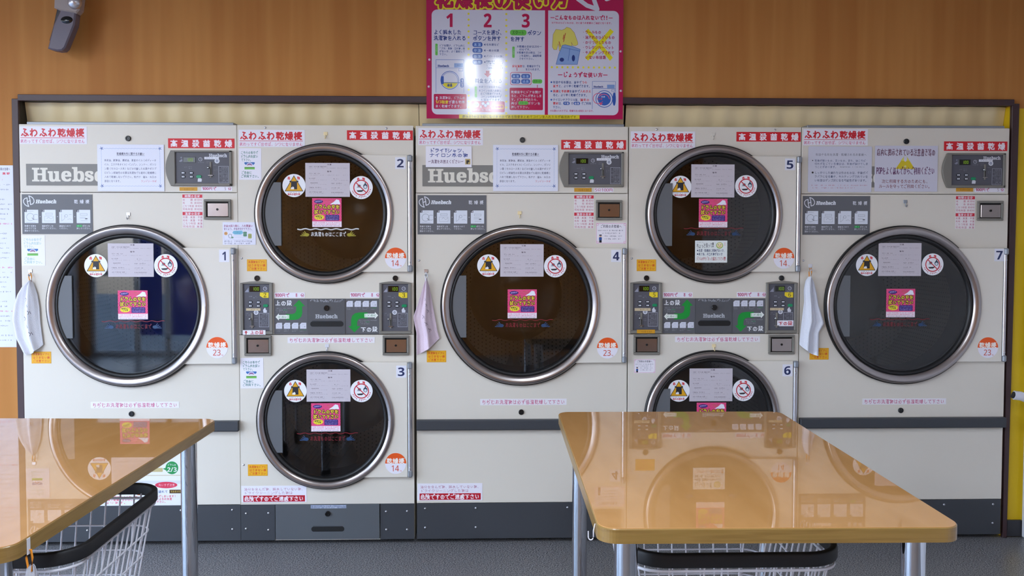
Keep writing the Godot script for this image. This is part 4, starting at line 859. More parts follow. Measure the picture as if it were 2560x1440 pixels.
		"maker_plate":
			s = sheet(234, 53, 4, Color(0.50, 0.49, 0.47))
			s.latin("Huebsch", 15, 42.5, 32, Color(0.90, 0.88, 0.83), "serif", 206, 0.9 * 8)
			rough = 0.4
		"steps_plate":
			s = sheet(172, 98, 5, PLATE)
			emblem(s, 17, 17, 13.5, Color(0.88, 0.89, 0.92))
			s.latin("Huebsch", 33.5, 22, 8.5, Color(0.90, 0.91, 0.94), "serif", 50, 3.4, 0.2)
			for i in 3: s.fit("乾燥機"[i], 127 + i * 14, 137.5 + i * 14, 12.5, 23, Color(0.84, 0.85, 0.88), 0.11)
			for i in 4:
				var x := 6.0 + i * 42.3
				s.rrect(x, 38, x + 33.5, 71, 0.8, Color(0.87, 0.89, 0.93)); s.rect(x, 38, x + 6, 43.5, Color(0.22, 0.23, 0.27))
				s.latin(str(i + 1), x + 1.8, 42.8, 4.2, Color(0.9, 0.9, 0.92))
				var g := Color(0.58, 0.60, 0.65)
				if i == 0:
					s.arc(x + 14, 56, 9, 0, TAU, 0.9, g); s.arc(x + 27.5, 56, 6.5, 0.9, TAU - 0.9, 0.9, g); s.line(Vector2(x + 18, 58), Vector2(x + 23, 63), 1.2, Color(0.35, 0.36, 0.4)); s.line(Vector2(x + 4, 69), Vector2(x + 26, 69), 0.5, g); s.line(Vector2(x + 8, 42), Vector2(x + 22, 42), 0.5, g)
				elif i == 1:
					s.frame(x + 9, 46, x + 26, 51, 0.6, g); s.frame(x + 6, 54, x + 28, 66, 0.5, g); s.path([Vector2(x + 12, 60), Vector2(x + 16, 56), Vector2(x + 22, 61), Vector2(x + 27, 57)], 0.6, g)
				elif i == 2:
					s.path([Vector2(x + 6, 48), Vector2(x + 6, 66), Vector2(x + 13, 60), Vector2(x + 13, 52)], 0.6, g); s.arc(x + 17, 53, 3.4, 0, TAU, 0.7, g); s.path([Vector2(x + 20, 62), Vector2(x + 26, 60), Vector2(x + 30, 63)], 0.6, g); s.line(Vector2(x + 24, 50), Vector2(x + 30, 50), 0.6, g)
				else:
					s.frame(x + 9, 47, x + 26, 52, 0.6, g); s.line(Vector2(x + 8, 56), Vector2(x + 22, 56), 0.6, g); s.line(Vector2(x + 8, 59), Vector2(x + 20, 59), 0.6, g); s.ellipse(x + 23.5, 60, 3.4, 1.3, Color(0.3, 0.31, 0.34)); s.line(Vector2(x + 10, 65), Vector2(x + 26, 65), 0.6, g)
				if i: s.disc(x - 4.3, 55, 1.1, Color(0.75, 0.76, 0.8))
				var lines = [["乾燥する物を", "入れてドアを", "閉めてください。"], ["温度ボタンを", "選んでください。"], ["硬貨を入れて", "ください。"], ["　　　ボタンを", "押してください。"]][i]
				for j in lines.size():
					var n: float = lines[j].length()
					s.fit(lines[j], x - 0.5, x - 0.5 + n * 4.75, 75.5 + j * 6, 80.3 + j * 6, Color(0.80, 0.81, 0.84), 0.12)
				if i == 3: s.rrect(x - 0.5, 75.2, x + 13, 80.5, 1.2, Color(0.05, 0.62, 0.26)); s.fit("スタート", x + 0.5, x + 12, 75.8, 79.8, Color(0.8, 0.95, 0.85), 0.12)
			rough = 0.4
		"upper_plate", "lower_plate":
			var up := called == "upper_plate"
			s = sheet(84, 89, 5, PLATE.darkened(0.06))
			var gr := Color(0.0, 0.58, 0.20)
			var f := func(x: float, y: float) -> Vector2: return Vector2(x, y) if up else Vector2(85.5 - x, 88 - y)
			s.poly([f.call(63, 3), f.call(78, 19), f.call(71, 19), f.call(71, 36), f.call(68.5, 45), f.call(61, 51.5), f.call(50, 53.5), f.call(30, 53.5), f.call(30, 38.5), f.call(47, 38.5), f.call(53, 36), f.call(56, 30), f.call(56, 19), f.call(48, 19)], gr)
			s.poly([f.call(3.5, 46), f.call(12, 37), f.call(12, 41), f.call(38, 41), f.call(38, 50.5), f.call(12, 50.5), f.call(12, 55)], Color(0.93, 0.95, 0.93))
			if up:
				s.fit("コイン投入口", 9, 32, 42.8, 49, gr.darkened(0.35), 0.12); s.line(Vector2(34.5, 41.5), Vector2(34.5, 50), 0.7, gr); s.line(Vector2(36.3, 41.5), Vector2(36.3, 50), 0.7, gr)
				s.fit("上の段", 3, 46, 4, 18, Color(0.93, 0.94, 0.95), 0.13)
			else:
				s.fit("コイン投入口", 53, 76, 38.8, 45, gr.darkened(0.35), 0.12); s.line(Vector2(49, 37.5), Vector2(49, 46), 0.7, gr); s.line(Vector2(51, 37.5), Vector2(51, 46), 0.7, gr)
				s.fit("下の段", 38, 81, 70, 84, Color(0.93, 0.94, 0.95), 0.13)
			for i in 4:
				var x := 4.0 + i * 20.3 if up else 3.0 + i * 20.0
				var y := 60.5 if up else 5.5
				s.poly([Vector2(x + 4, y), Vector2(x + 16, y), Vector2(x + 16, y + 15), Vector2(x, y + 15), Vector2(x, y + 4)], Color(0.84, 0.85, 0.90))
				s.arc(x + 8, y + 8, 3.4, 0, TAU, 0.5, Color(0.70, 0.71, 0.76)); s.line(Vector2(x + 5, y + 4), Vector2(x + 12, y + 4), 0.5, Color(0.70, 0.71, 0.76))
				if i < 3: s.disc(x + 18, y + 7.5, 0.9, Color(0.75, 0.76, 0.8))
				else: s.rect(x + 10.5, y + 10, x + 13.5, y + 11, Color(0.35, 0.36, 0.4))
				for j in 2: s.smudge(x, x + 15 - j * 4, y + 16.5 + j * 3.6, 2.4, Color(0.62, 0.63, 0.66) if i < 3 or j else Color(0.1, 0.6, 0.3), 0.85, i * 3 + j)
			for j in 3: s.smudge(4 if up else 34, (49 if j == 0 else 33) if up else (79 if j == 0 else 60), (23 if up else 53) + j * 4.4, 2.6, Color(0.62, 0.63, 0.66), 0.85, 50 + j)
			s.smudge(23 if up else 50, 34 if up else 60, 27.2 if up else 57.2, 2.6, Color(0.1, 0.65, 0.35), 0.95, 77)
			rough = 0.4
		"drawer_print":
			s = sheet(95, 89, 5, PLATE.darkened(0.14))
			for i in 3: s.smudge(5 + i * 2, 90 - i * 3, 1.4 + i * 2.3, 3, [Color(0.75, 0.77, 0.82), Color(0.88, 0.89, 0.92), Color(0.7, 0.72, 0.78)][i], 0.6, 60 + i)
			s.latin("Huebsch", 20, 49, 9.3, Color(0.72, 0.73, 0.76), "serif", 56, 3.2)
			rough = 0.4
		"panel_face":
			s = sheet(132, 77, 5, Color(0.335, 0.335, 0.37))
			var w := Color(0.80, 0.81, 0.86)
			s.poly([Vector2(8, 22), Vector2(16, 16), Vector2(17, 22), Vector2(12, 24)], Color(0.55, 0.56, 0.62)); s.disc(14, 13, 2, Color(0.52, 0.53, 0.6))
			s.arc(61, 17, 4.2, 0, TAU, 0.9, w); s.line(Vector2(61, 17), Vector2(61, 14.5), 0.7, w); s.line(Vector2(61, 17), Vector2(63, 17.5), 0.7, w)
			s.smudge(55, 70, 24, 1.8, w.darkened(0.2), 0.9, 3); s.smudge(75, 86, 21.5, 1.8, w.darkened(0.25), 0.9, 4); s.smudge(75, 86, 25, 1.8, w.darkened(0.25), 0.9, 5)
			s.latin("Huebsch", 82, 11.5, 8, w.lightened(0.3), "serif", 44, 1.6)
			s.rect(70.5, 11, 106, 17, w.lightened(0.4)); s.smudge(74, 103, 12.5, 2.6, Color(0.6, 0.6, 0.7), 0.6, 6)
			s.disc(101.5, 21, 6.2, w.lightened(0.35)); s.disc(101.5, 21, 3.5, Color(0.55, 0.57, 0.66)); s.fit("100", 98.5, 104.5, 19, 23, w, 0.1)
			s.smudge(20, 29, 36, 1.6, w.darkened(0.15), 0.9, 8); s.smudge(32, 40, 35, 1.6, w.darkened(0.15), 0.9, 9); s.smudge(32, 40, 39, 1.6, w.darkened(0.15), 0.9, 10)
			s.poly([Vector2(54, 67), Vector2(57, 57), Vector2(59.5, 57), Vector2(60, 62), Vector2(64, 67), Vector2(63, 73), Vector2(53.5, 73)], w.lightened(0.2))
			s.frame(105, 34, 133 - 3.5, 77 - 1, 0.7, w.darkened(0.05))
			for i in 11: s.smudge(107, 112, 36.5 + i * 3.5, 2.2, Color(0.2, 0.2, 0.25) if i % 3 == 0 else w.darkened(0.25), 0.9, i); s.smudge(112, 127.5, 36.5 + i * 3.5, 2.2, w.darkened(0.12 + 0.1 * (i % 3)), 0.9, 20 + i)
			s.smudge(94, 102, 41, 1.7, w.darkened(0.25), 0.9, 40); s.smudge(93, 100, 31, 1.7, w.darkened(0.3), 0.9, 41); s.smudge(94, 102, 44.5, 1.7, w.darkened(0.25), 0.9, 42)
		"tall_panel_face":
			s = sheet(66, 120, 5, Color(0.335, 0.335, 0.37))
			var w := Color(0.80, 0.81, 0.86)
			s.poly([Vector2(5, 20), Vector2(13, 10), Vector2(13.5, 22), Vector2(3, 22)], Color(0.60, 0.61, 0.68)); s.disc(10, 14, 1.2, Color(0.3, 0.3, 0.35))
			s.arc(54.5, 13, 4.2, 0, TAU, 1.1, w); s.line(Vector2(54.5, 13), Vector2(56.5, 12), 0.8, w); s.smudge(46, 61, 19.5, 2, w, 0.9, 3)
			s.smudge(14.5, 23, 31.5, 2, w.darkened(0.1), 0.9, 8); s.smudge(26, 34, 31.5, 2, w.darkened(0.1), 0.9, 9); s.smudge(25, 34, 35, 2, w.darkened(0.1), 0.9, 10)
			s.poly([Vector2(49, 67), Vector2(53, 61.5), Vector2(55, 61.5), Vector2(56, 66), Vector2(59, 68), Vector2(58, 73.5), Vector2(50, 73.5)], w.lightened(0.2))
			s.disc(31.5, 73, 6, w.lightened(0.2)); s.disc(31.5, 73, 3.4, Color(0.55, 0.57, 0.62)); s.fit("100", 28.5, 34.5, 71, 75, w, 0.1)
			s.smudge(6, 18, 74.5, 2, w.darkened(0.3), 0.9, 12); s.smudge(6, 17, 78.5, 2, w.darkened(0.3), 0.9, 13); s.smudge(27, 36, 82, 1.8, w.darkened(0.3), 0.9, 14); s.smudge(26, 34, 90, 1.8, w.darkened(0.25), 0.9, 15); s.smudge(26, 34, 94, 1.8, w.darkened(0.25), 0.9, 16)
			s.frame(39, 74.5, 63.5, 110, 0.7, w.darkened(0.05))
			for i in 9: s.smudge(41, 45, 77.5 + i * 3.5, 2.2, Color(0.2, 0.2, 0.25) if i % 3 == 0 else w.darkened(0.25), 0.9, i); s.smudge(45, 61, 77.5 + i * 3.5, 2.2, w.darkened(0.12 + 0.1 * (i % 3)), 0.9, 20 + i)
		"upper_tier_label":
			s = sheet(56, 11, 5, PAPER)
			s.poly([Vector2(8, 1), Vector2(12, 6), Vector2(9.2, 6), Vector2(9.2, 10.5), Vector2(6.8, 10.5), Vector2(6.8, 6), Vector2(4, 6)], RED.darkened(0.15)); s.fit("上の段", 18, 52, 0.5, 10.6, RED.darkened(0.15), 0.12)
		"lower_tier_label":
			s = sheet(41, 15, 5, PAPER)
			s.fit("下の段", 3, 39, 2, 13, RED.darkened(0.1), 0.12)
		"load_sheet":
			s = sheet(230, 130, 3.5, Color(0.92, 0.92, 0.95))
			s.rect(0, 54, 230, 55.5, Color(0.80, 0.74, 0.55)); s.rect(0, 68, 230, 76, Color(0.85, 0.86, 0.9))
			s.disc(205, 36, 16, Color(0.13, 0.58, 0.30)); s.poly([Vector2(196, 46), Vector2(182, 38), Vector2(196, 34)], Color(0.13, 0.58, 0.30)); s.fit("ドラムの", 194, 216, 26, 31, PAPER, 0.12); s.latin("2/3", 193, 46, 11, PAPER, "bold", 24)
			s.rrect(152, 36, 182, 46, 2, Color(0.78, 0.72, 0.52)); s.rrect(60, 20, 110, 50, 6, Color(0.75, 0.78, 0.84)); s.arc(85, 35, 11, 0, TAU, 2, Color(0.4, 0.5, 0.65))
			s.ellipse(190, 79, 28, 8, Color(0.86, 0.22, 0.34)); s.fit("洗いすぎ注意", 170, 212, 75.5, 82.5, Color(0.95, 0.72, 0.76), 0.1); s.ellipse(60, 79, 28, 8, Color(0.86, 0.22, 0.34))
			s.rect(198, 91, 228, 100, Color(0.30, 0.22, 0.10)); s.smudge(201, 226, 93, 5, Color(0.85, 0.72, 0.30), 0.95, 4)
			s.fit("シミになる事がある", 40, 108, 93, 100, Color(0.2, 0.32, 0.55), 0.1); s.fit("破れて", 170, 194, 92, 99, Color(0.2, 0.32, 0.55), 0.1)
			s.poly([Vector2(112, 96), Vector2(124, 88), Vector2(136, 96), Vector2(130, 104), Vector2(118, 104)], Color(0.90, 0.45, 0.16))
			for i in 3: s.fit(["汚れが落ちにくくなって", "しまい乾燥が不十分に", "なります。"][i], 36, 118 - i * 12, 105.5 + i * 7, 111.5 + i * 7, RED, 0.1); s.fit(["ドアに挟んでしまいます！", "入れすぎによるお洗濯", "はご遠慮下さい。"][i], 138, 216 - i * 12, 104 + i * 7, 110 + i * 7, RED, 0.1)
		"wall_notice":
			s = sheet(100, 456, 2.5, Color(0.88, 0.89, 0.96))
			s.fit("コインランドリーご利用の皆様へ", 12, 92, 5, 13, INK.lightened(0.2), 0.1); s.fit("重要", 70, 92, 17, 23, RED, 0.1)
			for i in 34:
				if i % 7 != 3: s.smudge(10 + (i % 3) * 4, 74 + (i * 17) % 22, 34 + i * 12.2, 3.6, Color(0.42, 0.43, 0.5) if i % 9 else PINKISH, 0.75, 90 + i)
		"towel_marks":
			s = sheet(100, 240, 3, Color(1, 1, 1))
			for i in 6:
				var x := 40.0 + (i % 3) * 11.0
				var y := 90.0 + i * 19.0
				s.path([Vector2(x, y), Vector2(x + 6, y + 4), Vector2(x + 3, y + 10)], 1.3, Color(0.28, 0.27, 0.32)); s.line(Vector2(x + 8, y + 1), Vector2(x + 11, y + 8), 1.2, Color(0.34, 0.32, 0.38))
		"instruction_board":
			s = board_print()
			rough = 0.10
		_:
			s = sheet(24, 30, 5, Color(0.91, 0.91, 0.95))
			var d := called.right(1)
			s.latin(d, 4.0 if d != "1" else 7.5, 26, 21, NAVY, "bold", 15.5 if d != "1" else 8.5, 0.4)
	var m := mat(Color.WHITE, rough)
	m.albedo_texture = s.done()
	m.resource_name = called
	if cut:
		m.transparency = BaseMaterial3D.TRANSPARENCY_ALPHA_SCISSOR
		m.alpha_scissor_threshold = 0.5
	printed[called] = m
	return m
func half_disc(cx: float, cy: float, r: float, top: bool) -> Array:
	var q := []
	for i in 33: q.append(Vector2(cx, cy) + Vector2.from_angle((PI if top else 0.0) + i * PI / 32) * r)
	return q
func emblem(s: Sheet, cx: float, cy: float, r: float, c: Color) -> void:    # two leaf-shaped loops joined by a bar
	var leaf := [[-0.30, -0.62], [-0.72, -0.48], [-0.96, -0.15], [-0.93, 0.25], [-0.70, 0.62], [-0.38, 0.85], [-0.02, 0.97], [-0.12, 0.70], [-0.20, 0.40], [-0.26, 0.05], [-0.28, -0.30], [-0.30, -0.62]]
	for m in [1.0, -1.0]: s.path(leaf.map(func(q): return Vector2(cx + q[0] * r * m, cy + q[1] * r * m)), r * 0.15, c)
	s.line(Vector2(cx - r * 0.25, cy + r * 0.1), Vector2(cx + r * 0.25, cy - r * 0.1), r * 0.16, c)
func pill(s: Sheet, x: float, y: float, w: float, h: float, t: String, c: Color, tc: Color) -> void:
	s.rrect(x, y, x + w, y + h, h * 0.42, c); s.fit(t, x + w * 0.12, x + w * 0.88, y + h * 0.14, y + h * 0.86, tc, 0.12)
func board_print() -> Sheet:
	var s := Sheet.new(self, 1066, -60, 1558, 297, 3.6, Color(0.74, 0.09, 0.33))
	var mg := Color(0.76, 0.10, 0.32); var nv := Color(0.16, 0.24, 0.52); var wh := Color(0.86, 0.86, 0.92); var ye := Color(0.93, 0.88, 0.22); var gn := Color(0.42, 0.78, 0.32); var bl := Color(0.20, 0.36, 0.70)
	for w in [0.34, 0.17, 0.08]: s.fit("乾燥機の使い方", 1089, 1424, -27, 21, [ye, mg.darkened(0.1), ye][0 if w > 0.3 else 1 if w > 0.1 else 2] if w > 0.1 else mg, w)
	emblem(s, 1494, -49, 72.0, wh)
	s.rrect(1079, 25, 1547, 287, 14, wh); s.rect(1361.5, 24, 1369.5, 288, mg)
	for i in 18:
		s.disc(1171, 35 + i * 14.6, 2.6, ye); s.disc(1265, 35 + i * 14.6, 2.6, ye)
	for i in 13: s.disc(1379 + i * 13.2, 167, 2.6, ye)
	s.latin("1", 1116, 68, 33, mg, "bold", 15, 2.5); s.latin("2", 1209, 68, 33, mg, "bold", 19, 2.5); s.latin("3", 1304, 68, 33, mg, "bold", 19, 2.5)
	s.fit("よく脱水した", 1084, 1154, 74.5, 87.5, nv, 0.12); s.fit("洗濯物を入れる", 1084, 1165, 89.5, 102, nv, 0.12)
	s.fit("コースを選び、", 1182, 1260, 74.5, 87.5, nv, 0.12); s.fit("ボタンを押す", 1182, 1252, 89.5, 102, nv, 0.12)
	pill(s, 1274.5, 74, 41, 14, "スタート", gn, Color(0.2, 0.4, 0.2)); s.fit("ボタン", 1318, 1353, 75.5, 87.5, nv, 0.12); s.fit("を押す", 1275, 1311, 90.5, 103, nv, 0.12)
	for q in [[1088, 110, 139], [1280, 116, 144], [1186, 216, 244]]: s.rrect(q[0], q[1], q[0] + 6, q[2], 2, gn); s.fit("注意", q[0] + 1, q[0] + 5, q[1] + 4, q[1] + 20, wh, 0.1)
	var t := ["ドアを開け、ドラム内に", "「汚れ・異物・忘れ物」等", "がないか、よく確認して", "下さい。"]
	for i in 4: s.fit(t[i], 1098, 1162 if i < 3 else 1121, 111.5 + i * 7.2, 117.5 + i * 7.2, nv, 0.1)
	s.path([Vector2(1089.5, 232), Vector2(1089.5, 150), Vector2(1159, 150), Vector2(1159, 232)], 0.8, bl); s.line(Vector2(1089.5, 170.5), Vector2(1159, 170.5), 0.8, bl)
	s.latin("Huebsch", 1094, 168, 5, nv, "serif", 28, 1.5); s.rect(1135, 158.5, 1157, 169, Color(0.5, 0.62, 0.84)); s.smudge(1137, 1155, 161, 5, nv, 0.7, 2); s.frame(1146, 172, 1157, 178.5, 0.8, bl)
	s.arc(1124, 201, 22.5, 0, TAU, 1.4, bl); s.arc(1124, 201, 19.5, 0, TAU, 0.8, bl); s.poly(segment(1124, 201, 20.5, 0.25), Color(0.90, 0.84, 0.18)); s.rect(1104, 206.5, 1150, 208, bl); s.rrect(1102, 191, 1109, 211, 2, bl); s.fit("適量", 1117, 1131, 209, 217, nv, 0.12); s.rrect(1150, 196, 1159, 219, 4, bl); s.latin("1", 1153, 206, 7, wh); s.latin("3", 1152.5, 217, 7, wh); s.line(Vector2(1151, 207.5), Vector2(1158, 207.5), 0.8, wh)
	s.rrect(1084, 235.5, 1166, 273, 3, mg)
	s.poly([Vector2(1091.5, 241), Vector2(1095, 246), Vector2(1093, 246), Vector2(1093, 251), Vector2(1090, 251), Vector2(1090, 246), Vector2(1088, 246)], wh)
	s.fit("洗濯物は、ドラムの", 1098, 1162, 241, 249, wh, 0.11); s.fit("1/3程度", 1088, 1121, 251, 260, ye, 0.13); s.fit("が最も効率", 1121, 1162, 251, 260, wh, 0.11); s.fit("良く乾燥できます。", 1088, 1157, 262, 270, wh, 0.11)
	for i in 4:
		pill(s, 1180.5, 105.5 + i * 14.6, 25, 12, ["高温", "中温", "低温", "送風"][i], bl, Color(0.62, 0.74, 0.92)); s.poly([Vector2(1209, 111.5 + i * 14.6), Vector2(1213, 108.5 + i * 14.6), Vector2(1213, 114.5 + i * 14.6)], nv)
		s.fit(["毛布類など", "一般の衣類", "デリケートな衣類に", "乾燥の後や、クリーニ"][i], 1215, 1247 if i < 2 else 1259, 108.5 + i * 14.6 - (2 if i == 3 else 0), 114.5 + i * 14.6 - (2 if i == 3 else 0), nv, 0.1)
	for i in 3: s.fit(["シワ取り等に使用した", "り、アイロンがけの時に", "ご使用いただけます"][i], 1215, 1258, 156.5 + i * 5.6, 161 + i * 5.6, nv, 0.1)
	s.poly([Vector2(1214, 177), Vector2(1223, 177), Vector2(1223, 184), Vector2(1227.5, 184), Vector2(1218.5, 193), Vector2(1209.5, 184), Vector2(1214, 184)], mg)
	s.fit("料金を入れる", 1186, 1255, 196, 208, nv, 0.12)
	t = ["※おつりは出ません。", "※コインの投入枚数に", "応じて乾燥できます。", "コインは乾燥途中で", "も追加できます。"]
	for i in 5: s.fit(t[i], [1196, 1196, 1201, 1201, 1201][i], 1256 - (i % 2) * 3, 214 + i * 7.6 + (2 if i else 0), 220 + i * 7.6 + (2 if i else 0), nv, 0.1)
	s.rrect(1178, 253.5, 1261, 280.5, 3, mg); s.disc(1190, 262, 7, Color(0.82, 0.86, 0.94)); s.fit("100", 1185.5, 1194.5, 259, 265, bl, 0.1); s.latin("x", 1199, 270, 7, wh)
	for q in [[1207, 259], [1213, 264], [1219, 259]]: s.disc(q[0], q[1], 4, Color(0.82, 0.84, 0.9)); s.arc(q[0], q[1], 3.9, 0, TAU, 0.5, bl)
	s.latin("=", 1224, 268, 4, wh); s.rrect(1228, 262, 1259, 272.5, 2, Color(0.92, 0.66, 0.14)); s.fit("乾燥時間", 1229.5, 1257.5, 263.5, 271, mg, 0.13); s.fit("コイン", 1181, 1200, 272.5, 277.5, wh, 0.1); s.fit("投入回数", 1204, 1225, 272.5, 277.5, wh, 0.1)
	t = ["※乾燥の目安は20分〜", "40分です。", "※乾燥不足の時は、コイ", "ンを追加し、連続乾燥", "させて下さい。"]
	for i in 5: s.fit(t[i], 1291 if i % 2 == 0 and i < 4 else 1297, [1354, 1329, 1354, 1353, 1337][i], 112.5 + i * 7.6, 118.8 + i * 7.6, nv, 0.1)
	s.fit("設定温度", 1280, 1305, 161.5, 168, RED, 0.11); s.fit("は、乾燥途中でも", 1305, 1351, 161.5, 168, nv, 0.1); s.fit("変えられます。", 1313, 1353, 169.5, 176, nv, 0.1); s.line(Vector2(1292, 169), Vector2(1292, 176), 1.4, mg)
	s.rrect(1275, 180, 1328, 212, 5, mg); s.rrect(1276.2, 181.2, 1326.8, 210.8, 4, wh)
	for i in 4: pill(s, 1278 + (i % 2) * 24.5, 184.5 + (i / 2) * 13, 22, 11, ["高温", "低温", "中温", "送風"][i], bl, Color(0.62, 0.74, 0.92))
	pill(s, 1330, 197.5, 25, 10.5, "スタート", gn, Color(0.2, 0.4, 0.2)); s.line(Vector2(1343, 218), Vector2(1343, 212), 1.4, mg)
	s.rrect(1273.5, 219, 1357, 275, 3, mg)
	t = ["乾燥途中にドアを開け", "ると、ドラムが停止しま", "す。ドアを閉めたら、", "再び　　　ボタンを", "押して下さい。"]
	for i in 5: s.fit(t[i], 1277, [1352, 1354, 1348, 1351, 1327][i], 226 + i * 9.4, 233.5 + i * 9.4, wh, 0.11)
	pill(s, 1295, 252.5, 25, 9.5, "スタート", gn, Color(0.2, 0.4, 0.2))
	s.fit("ーこんなものは入れないで!!ー", 1375, 1532, 36.5, 48.5, mg, 0.15); s.fit("※汚れのひどいものは、次に使うお客様のご迷惑になります。", 1378, 1532, 53, 58.5, mg, 0.09)
	var tee := [Vector2(1389, 72), Vector2(1397, 73), Vector2(1404, 74), Vector2(1411, 71), Vector2(1416, 66.5), Vector2(1425, 69), Vector2(1435, 80), Vector2(1444, 105), Vector2(1444, 110), Vector2(1438, 113), Vector2(1431, 112), Vector2(1428, 104), Vector2(1430, 117), Vector2(1398, 126), Vector2(1395, 108), Vector2(1391, 123), Vector2(1384, 123), Vector2(1380, 116), Vector2(1382, 85)]
	s.poly(tee, Color(0.90, 0.86, 0.42)); s.path(tee + [tee[0]], 0.7, Color(0.6, 0.45, 0.3))
	for q in [[1409, 86, 1407, 97], [1413, 82, 1410, 93], [1411, 92, 1408, 103], [1397, 103, 1400, 115]]: s.line(Vector2(q[0], q[1]), Vector2(q[2], q[3]), 1.6, Color(0.7, 0.2, 0.2))
	var shorts := [Vector2(1405, 112), Vector2(1412, 110.5), Vector2(1432, 115), Vector2(1450, 122), Vector2(1443, 159.5), Vector2(1389.5, 159.5), Vector2(1396, 135)]
	s.poly(shorts, Color(0.56, 0.68, 0.88)); s.path(shorts + [shorts[0]], 0.9, bl); s.line(Vector2(1405, 117), Vector2(1449, 126), 0.8, bl); s.line(Vector2(1424, 120), Vector2(1420, 150), 0.8, bl); s.ellipse(1404, 148, 5.5, 5, nv); s.ellipse(1433, 144, 4, 8, nv)
	for q in [[Vector2(1463, 76), Vector2(1470, 70), Vector2(1532, 142), Vector2(1525, 150)], [Vector2(1525, 70), Vector2(1534, 77), Vector2(1470, 150), Vector2(1462, 143)]]: s.poly(q, Color(0.93, 0.90, 0.14))
	t = ["・ウールもの", "・油汚れのひどいもの", "・のりづけしたもの", "・ウレタンカーペット", "・キルティングされて", "いない布団類"]
	for i in 6: s.fit(t[i], 1454 if i < 5 else 1463, [1503, 1537, 1528, 1536, 1536, 1515][i], 74 + i * 12.8 - (1 if i == 5 else 0), 83 + i * 12.8 - (1 if i == 5 else 0), mg.darkened(0.08), 0.12)
	s.fit("ーじょうずな使い方ー", 1394, 1520, 179, 192, mg, 0.14)
	var rows := [[0, "布団や毛布類は、途中で", nv, 1382, 1454], [0, "うら", RED, 1454, 1468], [1, "返す", RED, 1382, 1396], [1, "と、より早く乾燥できます。", nv, 1396, 1478], [3, "奥側", RED, 1382, 1396], [3, "と", nv, 1396, 1403], [3, "手前側", RED, 1403, 1423], [3, "を途中で", nv, 1423, 1450], [3, "入れかえ", RED, 1450, 1478], [4, "ると、より早く乾燥できます。", nv, 1382, 1471], [6, "ナイロンやアクリル等、", nv, 1382, 1450], [6, "薄手の", RED, 1450, 1474], [7, "素材", RED, 1382, 1396], [7, "は、　　　か　　　でご利用", nv, 1396, 1478], [8, "下さい。", nv, 1382, 1405]]
	var line_y := [201.0, 210.5, 0.0, 223.5, 233.0, 0.0, 245.0, 254.0, 263.5]
	for r in rows: s.fit(r[1], r[3], r[4], line_y[r[0]], line_y[r[0]] + 7.2, r[2], 0.11)
	pill(s, 1408, 253.5, 16, 8, "中温", bl, wh); pill(s, 1434, 253.5, 16, 8, "低温", bl, wh)
	for y in [204.6, 227.1, 248.6]: s.disc(1378, y, 2.2, bl)
	s.fit("※衣類の入れすぎは、乾燥不足の原因になります。", 1375, 1487, 273.5, 279, mg, 0.09)
	s.path([Vector2(1481, 271), Vector2(1481, 202), Vector2(1539, 202), Vector2(1539, 240)], 0.8, bl); s.line(Vector2(1481, 220), Vector2(1539, 220), 0.8, bl); s.latin("Huebsch", 1484, 217.5, 4.2, nv, "serif", 24, 1.2); s.rect(1518, 210, 1537, 219, Color(0.5, 0.62, 0.84)); s.frame(1529, 222, 1538, 227, 0.8, bl)
	s.arc(1511, 246, 21, 0, TAU, 1.6, bl); s.disc(1511, 246, 16.5, Color(0.22, 0.40, 0.74)); s.ellipse(1536, 246, 4.2, 17, bl)
	s.arc(1496, 245, 13, 0.6, TAU - 0.9, 1.6, Color(0.85, 0.35, 0.5)); s.arc(1510, 248, 14, PI * 1.2, TAU * 0.97, 2.0, Color(0.9, 0.45, 0.6)); s.poly([Vector2(1499, 254), Vector2(1508, 258), Vector2(1500, 262)], Color(0.85, 0.35, 0.5)); s.fit("奥側", 1503, 1513, 238, 243, wh, 0.1); s.fit("手前側", 1492, 1506, 243, 249, Color(0.85, 0.35, 0.5), 0.1)
	s.rect(1147, 286.5, 1449, 297, Color(0.90, 0.82, 0.20)); s.fit("最後の1分は冷却になりますのである程度まとめてコインを入れた方が経済的です", 1155, 1441, 288, 295.5, Color(0.48, 0.42, 0.08), 0.1)
	return s
func segment(cx: float, cy: float, r: float, down: float) -> Array:
	var q := []
	var a0 := asin(down)
	for i in 25: q.append(Vector2(cx, cy) + Vector2.from_angle(lerpf(a0, PI - a0, i / 24.0)) * r)
	return q
